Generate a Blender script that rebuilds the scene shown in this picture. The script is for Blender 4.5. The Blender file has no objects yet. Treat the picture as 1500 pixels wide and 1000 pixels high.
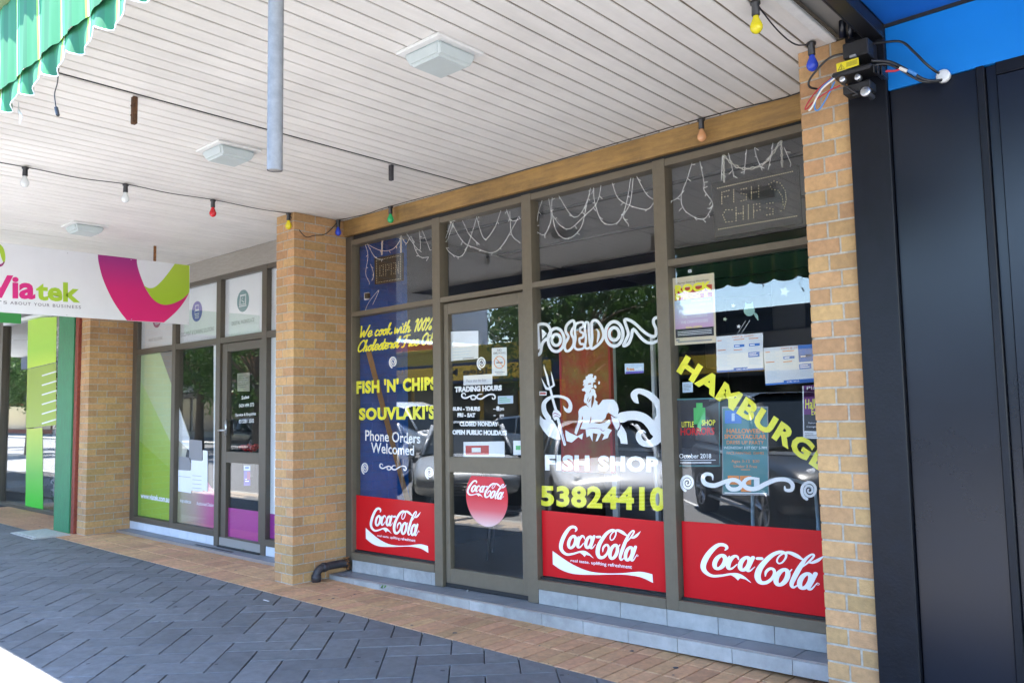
import bpy, bmesh, math, random
from mathutils import Vector, Matrix
random.seed(7)
S = bpy.context.scene
COL = S.collection
# ------------------------------------------------------------------ camera
FPX, YAW, PITCH, ROLL = 1182.62, -0.73596541, 0.08283425, -0.01764167
CAM = Vector((6.48, -4.71, 1.55))
_f = Vector((math.sin(YAW)*math.cos(PITCH), math.cos(YAW)*math.cos(PITCH), math.sin(PITCH)))
_r = Vector((math.cos(YAW), -math.sin(YAW), 0)); _u = _r.cross(_f)
CR = _r*math.cos(ROLL) + _u*math.sin(ROLL); CU = -_r*math.sin(ROLL) + _u*math.cos(ROLL)
cd = bpy.data.cameras.new('camera'); cam = bpy.data.objects.new('camera', cd); COL.objects.link(cam)
cd.sensor_width = 36; cd.lens = FPX/1500*36; cd.clip_end = 500; cd.clip_start = .05
cam.matrix_world = Matrix.Translation(CAM) @ Matrix((CR, CU, -_f)).transposed().to_4x4()
S.camera = cam
# ------------------------------------------------------------------ sky, sun, exposure
SUN_DIR = Vector((-.18, -.245, 1)).normalized()          # towards the sun: high, from the street side
W = bpy.data.worlds.new('World'); S.world = W; W.use_nodes = True
sky = W.node_tree.nodes.new('ShaderNodeTexSky'); sky.sky_type = 'NISHITA'; sky.sun_disc = False
sky.sun_elevation = math.asin(SUN_DIR.z); sky.sun_rotation = math.atan2(SUN_DIR.x, SUN_DIR.y)
sky.air_density = 1.0; sky.dust_density = .1; sky.ozone_density = 2.0
W.node_tree.links.new(sky.outputs[0], W.node_tree.nodes['Background'].inputs[0])
W.node_tree.nodes['Background'].inputs[1].default_value = .15
sl = bpy.data.lights.new('sun', 'SUN'); sl.energy = 4.6; sl.angle = math.radians(.5); sl.color = (1, .97, .93)
so = bpy.data.objects.new('sun', sl); COL.objects.link(so)
so.rotation_euler = SUN_DIR.to_track_quat('Z', 'Y').to_euler()
S.view_settings.view_transform = 'Standard'; S.view_settings.look = 'None'
S.view_settings.gamma = 1; S.view_settings.use_curve_mapping = False
S.view_settings.exposure = 3.1
S.render.engine = 'CYCLES'
S.cycles.max_bounces = 8; S.cycles.transparent_max_bounces = 16; S.cycles.diffuse_bounces = 5
S.cycles.caustics_reflective = False; S.cycles.caustics_refractive = False; S.cycles.use_denoising = True; S.cycles.use_adaptive_sampling = False; S.cycles.denoising_prefilter = 'ACCURATE'

def at(px, py, Y=0.0):
    """the point where the sight line of a photo pixel meets the upright plane y = Y"""
    v = _f + (px-750)/FPX*CR - (py-500)/FPX*CU
    return CAM + v*((Y-CAM.y)/v.y)
def atz(px, py, z=0.0):
    v = _f + (px-750)/FPX*CR - (py-500)/FPX*CU
    return CAM + v*((z-CAM.z)/v.z)
def atx(px, py, x):
    v = _f + (px-750)/FPX*CR - (py-500)/FPX*CU
    return CAM + v*((x-CAM.x)/v.x)
# ------------------------------------------------------------------ materials
def mat(name, col, rough=.6, var=.0, scale=8, bump=0, bscale=60, metal=0, rnd=0, col2=None, coat=0, emit=None, spec=None, stretch=None, stain=0):
    m = bpy.data.materials.new(name); m.use_nodes = True
    nt = m.node_tree; N = nt.nodes; L = nt.links; b = N['Principled BSDF']
    b.inputs['Roughness'].default_value = rough; b.inputs['Metallic'].default_value = metal
    b.inputs['Coat Weight'].default_value = coat
    if spec is not None: b.inputs['Specular IOR Level'].default_value = spec
    base = N.new('ShaderNodeRGB'); base.outputs[0].default_value = (*col, 1); out = base.outputs[0]
    geo = N.new('ShaderNodeNewGeometry'); pos = geo.outputs['Position']
    if stretch:
        mp = N.new('ShaderNodeMapping'); mp.inputs['Scale'].default_value = stretch
        L.new(pos, mp.inputs[0]); pos = mp.outputs[0]
    if var or col2:
        n = N.new('ShaderNodeTexNoise'); n.inputs['Scale'].default_value = scale; n.inputs['Detail'].default_value = 6
        n.inputs['Roughness'].default_value = .65
        L.new(pos, n.inputs['Vector'])
        mx = N.new('ShaderNodeMix'); mx.data_type = 'RGBA'
        rp = N.new('ShaderNodeMapRange'); rp.inputs[1].default_value = .35; rp.inputs[2].default_value = .65
        L.new(n.outputs[0], rp.inputs[0]); L.new(rp.outputs[0], mx.inputs[0])
        c2 = col2 or tuple(c*(1+var) for c in col); c1 = col if col2 else tuple(c*(1-var) for c in col)
        mx.inputs[6].default_value = (*c1, 1); mx.inputs[7].default_value = (*c2, 1); out = mx.outputs[2]
        rr = N.new('ShaderNodeMapRange'); rr.inputs[3].default_value = max(0, rough-.08); rr.inputs[4].default_value = min(1, rough+.1)
        L.new(n.outputs[0], rr.inputs[0]); L.new(rr.outputs[0], b.inputs['Roughness'])
    if rnd:
        oi = N.new('ShaderNodeObjectInfo'); r2 = N.new('ShaderNodeMapRange')
        r2.inputs[3].default_value = 1-rnd; r2.inputs[4].default_value = 1+rnd
        L.new(oi.outputs['Random'], r2.inputs[0])
        hs = N.new('ShaderNodeHueSaturation'); L.new(r2.outputs[0], hs.inputs['Value']); L.new(out, hs.inputs['Color'])
        r3 = N.new('ShaderNodeMath'); r3.operation = 'MULTIPLY'; r3.inputs[1].default_value = 7.31
        r4 = N.new('ShaderNodeMath'); r4.operation = 'FRACT'; r5 = N.new('ShaderNodeMapRange')
        r5.inputs[3].default_value = .5-rnd*.06; r5.inputs[4].default_value = .5+rnd*.06
        L.new(oi.outputs['Random'], r3.inputs[0]); L.new(r3.outputs[0], r4.inputs[0]); L.new(r4.outputs[0], r5.inputs[0]); L.new(r5.outputs[0], hs.inputs['Hue'])
        out = hs.outputs[0]
    if stain:
        n2 = N.new('ShaderNodeTexNoise'); n2.inputs['Scale'].default_value = 1.3; n2.inputs['Detail'].default_value = 8
        n2.inputs['Roughness'].default_value = .7; L.new(geo.outputs['Position'], n2.inputs['Vector'])
        r6 = N.new('ShaderNodeMapRange'); r6.inputs[1].default_value = .42; r6.inputs[2].default_value = .72
        r6.inputs[3].default_value = 1.0; r6.inputs[4].default_value = 1-stain; L.new(n2.outputs[0], r6.inputs[0])
        mm = N.new('ShaderNodeMix'); mm.data_type = 'RGBA'; mm.blend_type = 'MULTIPLY'; mm.inputs[0].default_value = 1
        L.new(out, mm.inputs[6]); L.new(r6.outputs[0], mm.inputs[7]); out = mm.outputs[2]
    L.new(out, b.inputs['Base Color'])
    if bump:
        bn = N.new('ShaderNodeTexNoise'); bn.inputs['Scale'].default_value = bscale; bn.inputs['Detail'].default_value = 4
        bp = N.new('ShaderNodeBump'); bp.inputs['Strength'].default_value = bump; bp.inputs['Distance'].default_value = .004
        L.new(pos, bn.inputs['Vector'])
        L.new(bn.outputs[0], bp.inputs['Height']); L.new(bp.outputs[0], b.inputs['Normal'])
    if emit:
        b.inputs['Emission Color'].default_value = (*emit[0], 1); b.inputs['Emission Strength'].default_value = emit[1]
    return m
def glass_mat(name, tint=(.97, .98, .98), boost=1.0, rough=0.0):
    m = bpy.data.materials.new(name); m.use_nodes = True; nt = m.node_tree; N = nt.nodes; L = nt.links
    N.remove(N['Principled BSDF']); o = N['Material Output']
    t = N.new('ShaderNodeBsdfTransparent'); t.inputs[0].default_value = (*tint, 1)
    g = N.new('ShaderNodeBsdfGlossy'); g.inputs['Roughness'].default_value = rough
    fr = N.new('ShaderNodeFresnel'); fr.inputs[0].default_value = 1.5
    geo = N.new('ShaderNodeNewGeometry')
    # the back face of the sheet would read as total reflection: use the same curve both ways
    io = N.new('ShaderNodeMix'); io.data_type = 'FLOAT'; io.inputs[2].default_value = 1.52; io.inputs[3].default_value = 1/1.52
    L.new(geo.outputs['Backfacing'], io.inputs[0]); 
    fr.inputs[0].default_value = 1.52
    lw = N.new('ShaderNodeLayerWeight'); lw.inputs[0].default_value = .5
    # Schlick: F = .043 + .957 (1-cos)^5, from |cos| so that both faces of the sheet behave alike
    dt = N.new('ShaderNodeVectorMath'); dt.operation = 'DOT_PRODUCT'
    L.new(geo.outputs['Normal'], dt.inputs[0]); L.new(geo.outputs['Incoming'], dt.inputs[1])
    ab = N.new('ShaderNodeMath'); ab.operation = 'ABSOLUTE'; L.new(dt.outputs['Value'], ab.inputs[0])
    s1 = N.new('ShaderNodeMath'); s1.operation = 'SUBTRACT'; s1.inputs[0].default_value = 1; L.new(ab.outputs[0], s1.inputs[1])
    pw = N.new('ShaderNodeMath'); pw.operation = 'POWER'; pw.inputs[1].default_value = 5; L.new(s1.outputs[0], pw.inputs[0])
    ml = N.new('ShaderNodeMath'); ml.operation = 'MULTIPLY_ADD'; ml.inputs[1].default_value = .957*boost; ml.inputs[2].default_value = .043*boost
    ml.use_clamp = True; L.new(pw.outputs[0], ml.inputs[0])
    mx = N.new('ShaderNodeMixShader'); L.new(ml.outputs[0], mx.inputs[0]); L.new(t.outputs[0], mx.inputs[1]); L.new(g.outputs[0], mx.inputs[2])
    L.new(mx.outputs[0], o.inputs[0])
    for n in (fr, lw, io): N.remove(n)
    return m
def leaf_mat():
    m = bpy.data.materials.new('leaf'); m.use_nodes = True; nt = m.node_tree; N = nt.nodes; L = nt.links; b = N['Principled BSDF']
    g = N.new('ShaderNodeNewGeometry'); n = N.new('ShaderNodeTexNoise'); n.inputs['Scale'].default_value = 3.5; n.inputs['Detail'].default_value = 5; L.new(g.outputs['Position'], n.inputs['Vector'])
    r = N.new('ShaderNodeValToRGB'); r.color_ramp.elements[0].position = .35; r.color_ramp.elements[0].color = (.035, .085, .02, 1); r.color_ramp.elements[1].position = .65; r.color_ramp.elements[1].color = (.11, .19, .04, 1)
    L.new(n.outputs[0], r.inputs[0]); L.new(r.outputs[0], b.inputs['Base Color']); b.inputs['Roughness'].default_value = .5
    t = N.new('ShaderNodeBsdfTranslucent'); L.new(r.outputs[0], t.inputs[0]); mx = N.new('ShaderNodeMixShader'); mx.inputs[0].default_value = .45
    L.new(b.outputs[0], mx.inputs[1]); L.new(t.outputs[0], mx.inputs[2]); L.new(mx.outputs[0], N['Material Output'].inputs[0]); return m
M = dict(
 brick=mat('tan_brick', (.50, .295, .135), .85, .12, 30, .5, 120, rnd=.14, stain=.28),
 mortar=mat('mortar', (.40, .36, .30), .95, .2, 40, .4, 150),
 darkpaver=mat('charcoal_paver', (.15, .153, .16), .7, .18, 14, .35, 160, rnd=.14, stain=.22),
 orangepaver=mat('terracotta_paver', (.58, .33, .175), .8, .15, 22, .35, 120, rnd=.13, stain=.25),
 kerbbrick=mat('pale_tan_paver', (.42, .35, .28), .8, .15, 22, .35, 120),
 joint=mat('joint_sand', (.035, .033, .033), .95, .3, 50),
 joint2=mat('light_joint_sand', (.16, .11, .08), .95, .3, 50),
 asphalt=mat('asphalt', (.17, .17, .172), .85, .15, 30, .5, 90),
 concrete=mat('concrete', (.42, .41, .38), .85, .12, 12, .3, 60),
 board=mat('white_board', (.80, .775, .735), .55, .04, 3, .15, 30, rnd=.025, stretch=(6, .7, 1), stain=.13),
 boardback=mat('soffit_void', (.26, .22, .165), .9, .2, 20),
 timber=mat('varnished_timber', (.43, .25, .075), .55, .0, 3, .3, 40, col2=(.27, .16, .06), stretch=(1, 4, 7), stain=.55),
 greybeam=mat('grey_beam', (.33, .30, .26), .6, .1, 8, .2, 40, stretch=(1, 4, 9)),
 bronze=mat('bronze_aluminium', (.105, .088, .068), .45, .06, 20, metal=.2),
 bronzelight=mat('worn_bronze_aluminium', (.155, .128, .09), .5, .06, 20, metal=.2),
 black=mat('black_rubber', (.012, .012, .013), .6, .2, 30),
 plasticblack=mat('black_plastic', (.02, .02, .022), .35, .1, 30),
 tile=mat('blue_grey_tile', (.40, .405, .40), .45, .14, 9, .1, 80, rnd=.08, stain=.4),
 tiletop=mat('grey_step_tile', (.24, .25, .27), .5, .1, 12, .15, 90, rnd=.05, stain=.3),
 grout=mat('grout', (.30, .28, .26), .9),
 tilewhite=mat('pale_tile', (.62, .66, .72), .35, .05, 9, rnd=.03),
 red=mat('red_vinyl', (.56, .006, .012), .35, spec=.3),
 white=mat('white_vinyl', (.88, .88, .90), .5),
 yellow=mat('yellow_vinyl', (.93, .86, .045), .5),
 paper=mat('white_paper', (.74, .76, .78), .7, .03, 5),
 cream=mat('cream_paper', (.68, .58, .42), .7, .05, 8),
 blueprint=mat('blue_print', (.04, .17, .55), .6),
 paleblue=mat('pale_blue_print', (.50, .62, .75), .7),
 orangeprint=mat('orange_print', (.75, .25, .06), .6),
 redprint=mat('red_print', (.5, .04, .03), .6),
 darkprint=mat('dark_print', (.03, .03, .04), .6),
 grey=mat('grey_print', (.25, .25, .27), .6),
 purple=mat('purple_print', (.16, .03, .18), .6),
 pink=mat('pink_print', (.65, .38, .55), .6),
 teal=mat('teal_print', (.06, .20, .22), .6),
 violet=mat('violet_print', (.12, .08, .42), .6),
 plum=mat('plum_print', (.30, .03, .16), .6),
 greenprint=mat('green_print', (.08, .45, .12), .6),
 magenta=mat('magenta_vinyl', (.62, .012, .19), .4),
 magentadark=mat('dark_magenta_vinyl', (.32, .02, .16), .4),
 lime=mat('lime_vinyl', (.36, .55, .03), .4),
 limedark=mat('olive_lime_vinyl', (.30, .42, .02), .4),
 limepale=mat('pale_lime_vinyl', (.52, .72, .30), .45),
 limemid=mat('mid_lime_vinyl', (.35, .62, .10), .45),
 frosted=mat('frosted_white_film', (.78, .80, .84), .6, .03, 3),
 beigefilm=mat('beige_film', (.48, .46, .38), .6, .04, 3),
 pinkfilm=mat('pink_film', (.60, .22, .36), .6, .04, 3),
 purplefilm=mat('purple_film', (.42, .05, .30), .5),
 signwhite=mat('white_sign_sheet', (.72, .73, .76), .35, .03, 2),
 textgrey=mat('grey_lettering', (.22, .21, .24), .6),
 galv=mat('galvanised_steel', (.20, .192, .185), .6, .15, 30, metal=.0, spec=.3),
 rust=mat('rusty_steel', (.22, .09, .03), .85, .4, 60, .4),
 brownpost=mat('brown_timber', (.10, .045, .02), .8, .4, 40, .4),
 greenboard=mat('green_painted_timber', (.035, .20, .085), .6, .25, 12, .4, 80, stretch=(8, 8, .8)),
 redbrown=mat('red_brown_paint', (.24, .05, .03), .7, .25, 25, .3),
 navy=mat('navy_black_panel', (.005, .007, .014), .28, .15, 1.2, spec=.45),
 navypost=mat('black_painted_post', (.005, .006, .010), .42, .2, 12, .3, 60, spec=.3),
 blue=mat('bright_blue_sheet', (.005, .20, .62), .42, .05, 1.5),
 blueshaded=mat('shaded_blue_soffit', (.008, .13, .50), .5, .05, 1.5),  # the sheet's blue made darker: shade under the canopy put into the colour
 blackmetal=mat('black_steel', (.012, .012, .014), .35, .2, 20),
 steel=mat('zinc_steel', (.55, .56, .58), .3, metal=.8),
 warnyellow=mat('warning_label', (.72, .60, .02), .5),
 wirered=mat('red_wire', (.45, .02, .04), .45), wireblue=mat('blue_wire', (.05, .22, .55), .45), wirewhite=mat('white_wire', (.72, .68, .62), .5),
 diffuser=mat('grey_green_diffuser', (.50, .555, .55), .35, .04, 5), fixture=mat('white_fixture', (.74, .74, .72), .5, .05, 20),
 bwhite=mat('clear_bulb', (.75, .78, .78), .15), bred=mat('red_bulb', (.6, .02, .03), .2), byellow=mat('yellow_bulb', (.72, .62, .02), .2),
 bblue=mat('blue_bulb', (.03, .07, .55), .2), bgreen=mat('green_bulb', (.03, .45, .15), .2), borange=mat('peach_bulb', (.68, .34, .16), .2),
 bluebrick=mat('blue_painted_brick', (.008, .135, .60), .5, .08, 10, .2),
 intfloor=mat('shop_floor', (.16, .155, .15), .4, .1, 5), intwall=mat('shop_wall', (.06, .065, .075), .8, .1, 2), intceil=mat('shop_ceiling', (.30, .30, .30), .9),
 counter=mat('shop_counter', (.10, .10, .11), .4), stainless=mat('stainless_steel', (.45, .46, .48), .3, metal=.8),
 plank=mat('timber_plank', (.26, .13, .05), .7, .2, 10, stretch=(1, 1, .3)),
 painting=mat('red_painting', (.50, .016, .010), .6, 0, 2.6, col2=(.27, .17, .03)),
 whitepole=mat('white_post', (.75, .77, .77), .5),
 leaf=leaf_mat(), bark=mat('bark', (.14, .10, .07), .9, .3, 8, .5, 20),
 weed=mat('weed_leaf', (.07, .22, .03), .6, .3, 40),
 yelwall=mat('ochre_building', (.80, .50, .06), .8, .06, 1), navyfascia=mat('navy_fascia', (.02, .035, .10), .6),
 darkfascia=mat('charcoal_fascia', (.022, .024, .032), .6), redwall=mat('brick_red_wall', (.26, .08, .05), .8, .1, 3), greywall=mat('grey_render', (.33, .32, .30), .85, .08, 1),
 whitecar=mat('white_car_paint', (.78, .79, .80), .25, coat=.6), darkcar=mat('dark_grey_car_paint', (.010, .012, .016), .3, coat=.25), silvercar=mat('silver_car_paint', (.36, .38, .40), .4, coat=.3, metal=.2),
 carglass=mat('car_glass', (.015, .02, .022), .12, spec=.35), tyre=mat('tyre', (.02, .02, .02), .85), rim=mat('alloy_rim', (.45, .46, .48), .3, metal=.8),
 lamp=mat('headlamp', (.6, .62, .65), .1), tail=mat('tail_lamp', (.4, .01, .01), .2),
 ledboard=mat('led_board', (.012, .012, .012), .5), led=mat('led_dot', (.9, .78, .5), .5), iciclewire=mat('white_light_string', (.9, .9, .9), .5),
 chain=mat('white_chain', (.66, .64, .58), .5), glass=glass_mat('window_glass', (.99, .995, .992), 1.5), whiteline=mat('road_paint', (.75, .75, .72), .7),
 drain=mat('dark_drain_pipe', (.035, .032, .038), .5, .3, 30), grate=mat('pit_cover', (.42, .44, .40), .8, .15, 30, .4, 90), ivy=mat('ivy', (.06, .16, .08), .6, .4, 20),
)
M['mortar_dark'] = M['mortar']
def awning_mat():
    m = bpy.data.materials.new('green_striped_canvas'); m.use_nodes = True; nt = m.node_tree; N = nt.nodes; L = nt.links
    b = N['Principled BSDF']; o = N['Material Output']
    geo = N.new('ShaderNodeNewGeometry'); sx = N.new('ShaderNodeSeparateXYZ'); L.new(geo.outputs['Position'], sx.inputs[0])
    md = N.new('ShaderNodeMath'); md.operation = 'FRACT'; dv = N.new('ShaderNodeMath'); dv.operation = 'MULTIPLY_ADD'
    dv.inputs[1].default_value = 1/.252; dv.inputs[2].default_value = -2.40/.252+40
    L.new(sx.outputs[0], dv.inputs[0]); L.new(dv.outputs[0], md.inputs[0])
    r = N.new('ShaderNodeValToRGB'); cr = r.color_ramp; cr.interpolation = 'CONSTANT'
    G = (.012, .15, .055, 1); Lm = (.24, .42, .04, 1); Wt = (.50, .58, .46, 1); G2 = (.03, .27, .10, 1)
    pts = [(0, G), (.20, Lm), (.27, Wt), (.31, G), (.37, G2), (.44, G), (.62, (.009, .115, .045, 1)), (.80, (.012, .15, .055, 1))]
    cr.elements[0].position = 0; cr.elements[0].color = G; cr.elements[1].position = .2; cr.elements[1].color = Lm
    for p, c in pts[2:]: e = cr.elements.new(p); e.color = c
    L.new(md.outputs[0], r.inputs[0]); L.new(r.outputs[0], b.inputs['Base Color']); b.inputs['Roughness'].default_value = .75
    t = N.new('ShaderNodeBsdfTranslucent'); L.new(r.outputs[0], t.inputs[0])
    mx = N.new('ShaderNodeMixShader'); mx.inputs[0].default_value = .06
    L.new(b.outputs[0], mx.inputs[1]); L.new(t.outputs[0], mx.inputs[2]); L.new(mx.outputs[0], o.inputs[0]); return m
M['awning'] = awning_mat()
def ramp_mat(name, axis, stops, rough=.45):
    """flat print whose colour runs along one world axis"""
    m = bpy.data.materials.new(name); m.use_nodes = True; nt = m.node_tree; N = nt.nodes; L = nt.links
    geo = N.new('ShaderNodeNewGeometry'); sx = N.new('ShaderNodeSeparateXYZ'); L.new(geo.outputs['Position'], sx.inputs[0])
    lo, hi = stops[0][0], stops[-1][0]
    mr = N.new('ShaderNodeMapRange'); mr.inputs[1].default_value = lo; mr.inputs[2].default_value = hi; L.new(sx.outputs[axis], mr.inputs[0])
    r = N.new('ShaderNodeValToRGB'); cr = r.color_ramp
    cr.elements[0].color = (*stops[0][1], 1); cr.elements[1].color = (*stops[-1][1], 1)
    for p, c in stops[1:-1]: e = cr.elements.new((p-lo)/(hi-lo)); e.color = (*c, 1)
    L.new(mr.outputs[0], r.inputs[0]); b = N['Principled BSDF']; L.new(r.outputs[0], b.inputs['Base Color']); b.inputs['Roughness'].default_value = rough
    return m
# ------------------------------------------------------------------ object helpers
def link(name, me, m, parent=None):
    o = bpy.data.objects.new(name, me); COL.objects.link(o)
    if m is not None and not me.materials: me.materials.append(M[m] if isinstance(m, str) else m)
    if parent: o.parent = parent
    return o
def tag(o, label, cat, group=None):
    o['label'] = label; o['category'] = cat
    if group: o['group'] = group
    return o
def thing(name, label, cat, group=None, loc=(0, 0, 0)):
    o = bpy.data.objects.new(name, None); COL.objects.link(o); o.location = loc; o.empty_display_size = .1
    return tag(o, label, cat, group)
def obj(name, bm, m, parent=None, smooth=False):
    me = bpy.data.meshes.new(name); bm.normal_update(); bm.to_mesh(me); bm.free()
    if smooth:
        for p in me.polygons: p.use_smooth = True
    o = link(name, me, m, parent)
    if parent is not None and parent.location.length > 0:      # parts are written in world coordinates
        o.matrix_parent_inverse = Matrix.Translation(parent.location).inverted()
    return o
def BM(): return bmesh.new()
def bx(bm, x0, x1, y0, y1, z0, z1, ch=0):
    r = bmesh.ops.create_cube(bm, size=1)
    for v in r['verts']:
        v.co = Vector((x0 if v.co.x < 0 else x1, y0 if v.co.y < 0 else y1, z0 if v.co.z < 0 else z1))
    if ch:
        es = list({e for v in r['verts'] for e in v.link_edges})
        bmesh.ops.bevel(bm, geom=es, offset=ch, segments=1, affect='EDGES')
def box(name, m, parent, x0, x1, y0, y1, z0, z1, ch=0):
    bm = BM(); bx(bm, x0, x1, y0, y1, z0, z1, ch); return obj(name, bm, m, parent)
def tube(bm, pts, r, n=8, cap=True, closed=False):
    pts = [Vector(p) for p in pts]; rs = r if isinstance(r, (list, tuple)) else [r]*len(pts); rings = []
    up = Vector((0, 0, 1)); prev = None
    for i, p in enumerate(pts):
        if closed: t = pts[(i+1) % len(pts)] - pts[i-1]
        else: t = (pts[min(i+1, len(pts)-1)] - pts[max(i-1, 0)])
        if t.length < 1e-9: t = Vector((0, 0, 1))
        t.normalize()
        if prev is None: a = t.cross(up); a = a if a.length > .05 else t.cross(Vector((1, 0, 0)))
        else: a = prev - t*prev.dot(t)
        if a.length < 1e-6: a = t.cross(Vector((0, 1, 0)))
        a.normalize(); prev = a; b = t.cross(a)
        rings.append([bm.verts.new(p + (a*math.cos(2*math.pi*k/n) + b*math.sin(2*math.pi*k/n))*rs[i]) for k in range(n)])
    m_ = len(rings)
    for i in range(m_ if closed else m_-1):
        A, B = rings[i], rings[(i+1) % m_]
        for k in range(n): bm.faces.new((A[k], A[(k+1) % n], B[(k+1) % n], B[k]))
    if cap and not closed: bm.faces.new(rings[0][::-1]); bm.faces.new(rings[-1])
def lathe(bm, c, prof, n=16, axis='z'):
    rings = []
    for r, h in prof:
        ring = []
        for k in range(n):
            a = 2*math.pi*k/n; x, y = r*math.cos(a), r*math.sin(a)
            d = {'z': (x, y, h), 'y': (x, h, y), 'x': (h, x, y)}[axis]
            ring.append(bm.verts.new(Vector(c)+Vector(d)))
        rings.append(ring)
    for A, B in zip(rings, rings[1:]):
        for k in range(n): bm.faces.new((A[k], A[(k+1) % n], B[(k+1) % n], B[k]))
    bm.faces.new(rings[0][::-1]); bm.faces.new(rings[-1])
    bmesh.ops.recalc_face_normals(bm, faces=bm.faces)
def smooth_pts(pts, n=6, closed=False):
    """Catmull-Rom through points of any dimension"""
    out = []; N_ = len(pts)
    rng = range(N_ if closed else N_-1)
    g = (lambda i: pts[i % N_]) if closed else (lambda i: pts[max(0, min(N_-1, i))])
    for i in rng:
        p0, p1, p2, p3 = g(i-1), g(i), g(i+1), g(i+2)
        for k in range(n):
            t = k/n
            out.append(tuple(.5*((2*b)+(c-a)*t+(2*a-5*b+4*c-d)*t*t+(-a+3*b-3*c+d)*t**3) for a, b, c, d in zip(p0, p1, p2, p3)))
    if not closed: out.append(tuple(pts[-1]))
    return out
_layer = [0]
def lift(fn, per=2e-6):
    """each piece of film lies a hair nearer than the one before, so that no two share a plane"""
    _layer[0] = (_layer[0]+1) % 30; k = _layer[0]*1.0e-5; n = (fn(1, 0)-fn(0, 0)).cross(fn(0, 1)-fn(0, 0)).normalized()
    if n.dot(CAM-fn(0, 0)) < 0: n = -n
    c = [0]
    def g(u, v): c[0] += 1; return fn(u, v)+n*(k+min(c[0], 150)*per)
    return g
# flat prints and vinyl: shapes drawn as 2-D outlines, mapped by fn(u, v) -> 3-D, thickness toward +y
def ribbon(bm, pts, fn, w=None, closed=False, n=6):
    """stroke through (u, v[, width]) points"""
    flat_fn = fn; fn = lift(fn)
    P = smooth_pts([(p[0], p[1], (p[2] if len(p) > 2 else w)) for p in pts], n, closed)
    L_, R_ = [], []; K = len(P)
    for i, p in enumerate(P):
        a = P[(i-1) % K] if (closed or i > 0) else p; b = P[(i+1) % K] if (closed or i < K-1) else p
        dx, dy = b[0]-a[0], b[1]-a[1]; l = math.hypot(dx, dy) or 1e-9; h = max(p[2], .01)/2
        L_.append(bm.verts.new(fn(p[0]-dy/l*h, p[1]+dx/l*h))); R_.append(bm.verts.new(fn(p[0]+dy/l*h, p[1]-dx/l*h)))
    for i in range(K if closed else K-1):
        j = (i+1) % K; bm.faces.new((L_[i], R_[i], R_[j], L_[j]))
    if not closed:                                         # rounded ends
        for i, s in ((0, -1), (K-1, 1)):
            q = P[max(i-1, 0)] if s > 0 else P[1]; p = P[i]
            dx, dy = p[0]-q[0], p[1]-q[1]; l = math.hypot(dx, dy) or 1e-9; h = p[2]/2
            if h < .3 and abs(flat_fn(1, 0).x-flat_fn(0, 0).x) < .01: continue
            a0 = math.atan2(dy, dx)
            vs = [bm.verts.new(fn(p[0]+h*math.cos(a0+t*math.pi/6), p[1]+h*math.sin(a0+t*math.pi/6))) for t in range(-3, 4)]
            bm.faces.new(vs)
def poly(bm, pts, fn, smooth=0, holes=()):
    if smooth: pts = smooth_pts(pts, smooth, True)
    fn = lift(fn, 0)
    es = []
    for lp in [pts]+list(holes):
        vs = [bm.verts.new(fn(p[0], p[1])) for p in lp]
        es += [bm.edges.new((vs[i], vs[(i+1) % len(vs)])) for i in range(len(vs))]
    nn = (fn(1, 0)-fn(0, 0)).cross(fn(0, 1)-fn(0, 0)).normalized()
    bmesh.ops.triangle_fill(bm, edges=es, use_beauty=True, normal=nn)
_text_cache = {}
def text_mesh(s, bold=0.0, shear=0.0, space=1.0):
    key = (s, bold, shear, space)
    if key in _text_cache: return _text_cache[key]
    cu = bpy.data.curves.new('t', 'FONT'); cu.body = s; cu.size = 1; cu.offset = bold; cu.shear = shear; cu.space_character = space
    cu.resolution_u = 3; cu.fill_mode = 'FRONT'
    o = bpy.data.objects.new('t', cu); COL.objects.link(o)
    dg = bpy.context.evaluated_depsgraph_get(); me = bpy.data.meshes.new_from_object(o.evaluated_get(dg))
    bpy.data.objects.remove(o); bpy.data.curves.remove(cu)
    vs = [(v.co.x, v.co.y) for v in me.vertices]; fs = [tuple(p.vertices) for p in me.polygons]; bpy.data.meshes.remove(me)
    if vs:
        x0 = min(v[0] for v in vs); x1 = max(v[0] for v in vs); y0 = min(v[1] for v in vs); y1 = max(v[1] for v in vs)
        vs = [((x-x0)/(x1-x0), (y-y0)/((y1-y0) or 1)) for x, y in vs]
    _text_cache[key] = (vs, fs); return vs, fs
def quad_fn(q, P):
    """q: (bl, br, tr, tl) in any 2-D space; P maps that space to 3-D"""
    bl, br, tr, tl = q
    def f(u, v):
        x = (1-u)*(1-v)*bl[0]+u*(1-v)*br[0]+u*v*tr[0]+(1-u)*v*tl[0]
        y = (1-u)*(1-v)*bl[1]+u*(1-v)*br[1]+u*v*tr[1]+(1-u)*v*tl[1]
        return P(x, y)
    return f
def put_text(bm, s, q, P, bold=0., shear=0., space=1.):
    vs, fs = text_mesh(s, bold, shear, space); f = quad_fn(q, lift(P, 0))
    V = [bm.verts.new(f(*v)) for v in vs]
    for a in fs:
        try: bm.faces.new([V[i] for i in a])
        except ValueError: pass
def vinyl(name, bm, m, parent, label=None, clipx=None, clipz=None):
    bmesh.ops.remove_doubles(bm, verts=bm.verts, dist=1e-6)
    for ax, lim in ((0, clipx), (2, clipz)):
        if lim:
            for v, s in ((lim[0], -1), (lim[1], 1)):
                co = [0, 0, 0]; no = [0, 0, 0]; co[ax] = v; no[ax] = s
                bmesh.ops.bisect_plane(bm, geom=bm.verts[:]+bm.edges[:]+bm.faces[:], plane_co=co, plane_no=no, clear_outer=True)
    o = obj(name, bm, m, parent)
    if label: o['label'] = label
    return o
PX = lambda Y: (lambda x, y: at(x, y, Y))
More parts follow.
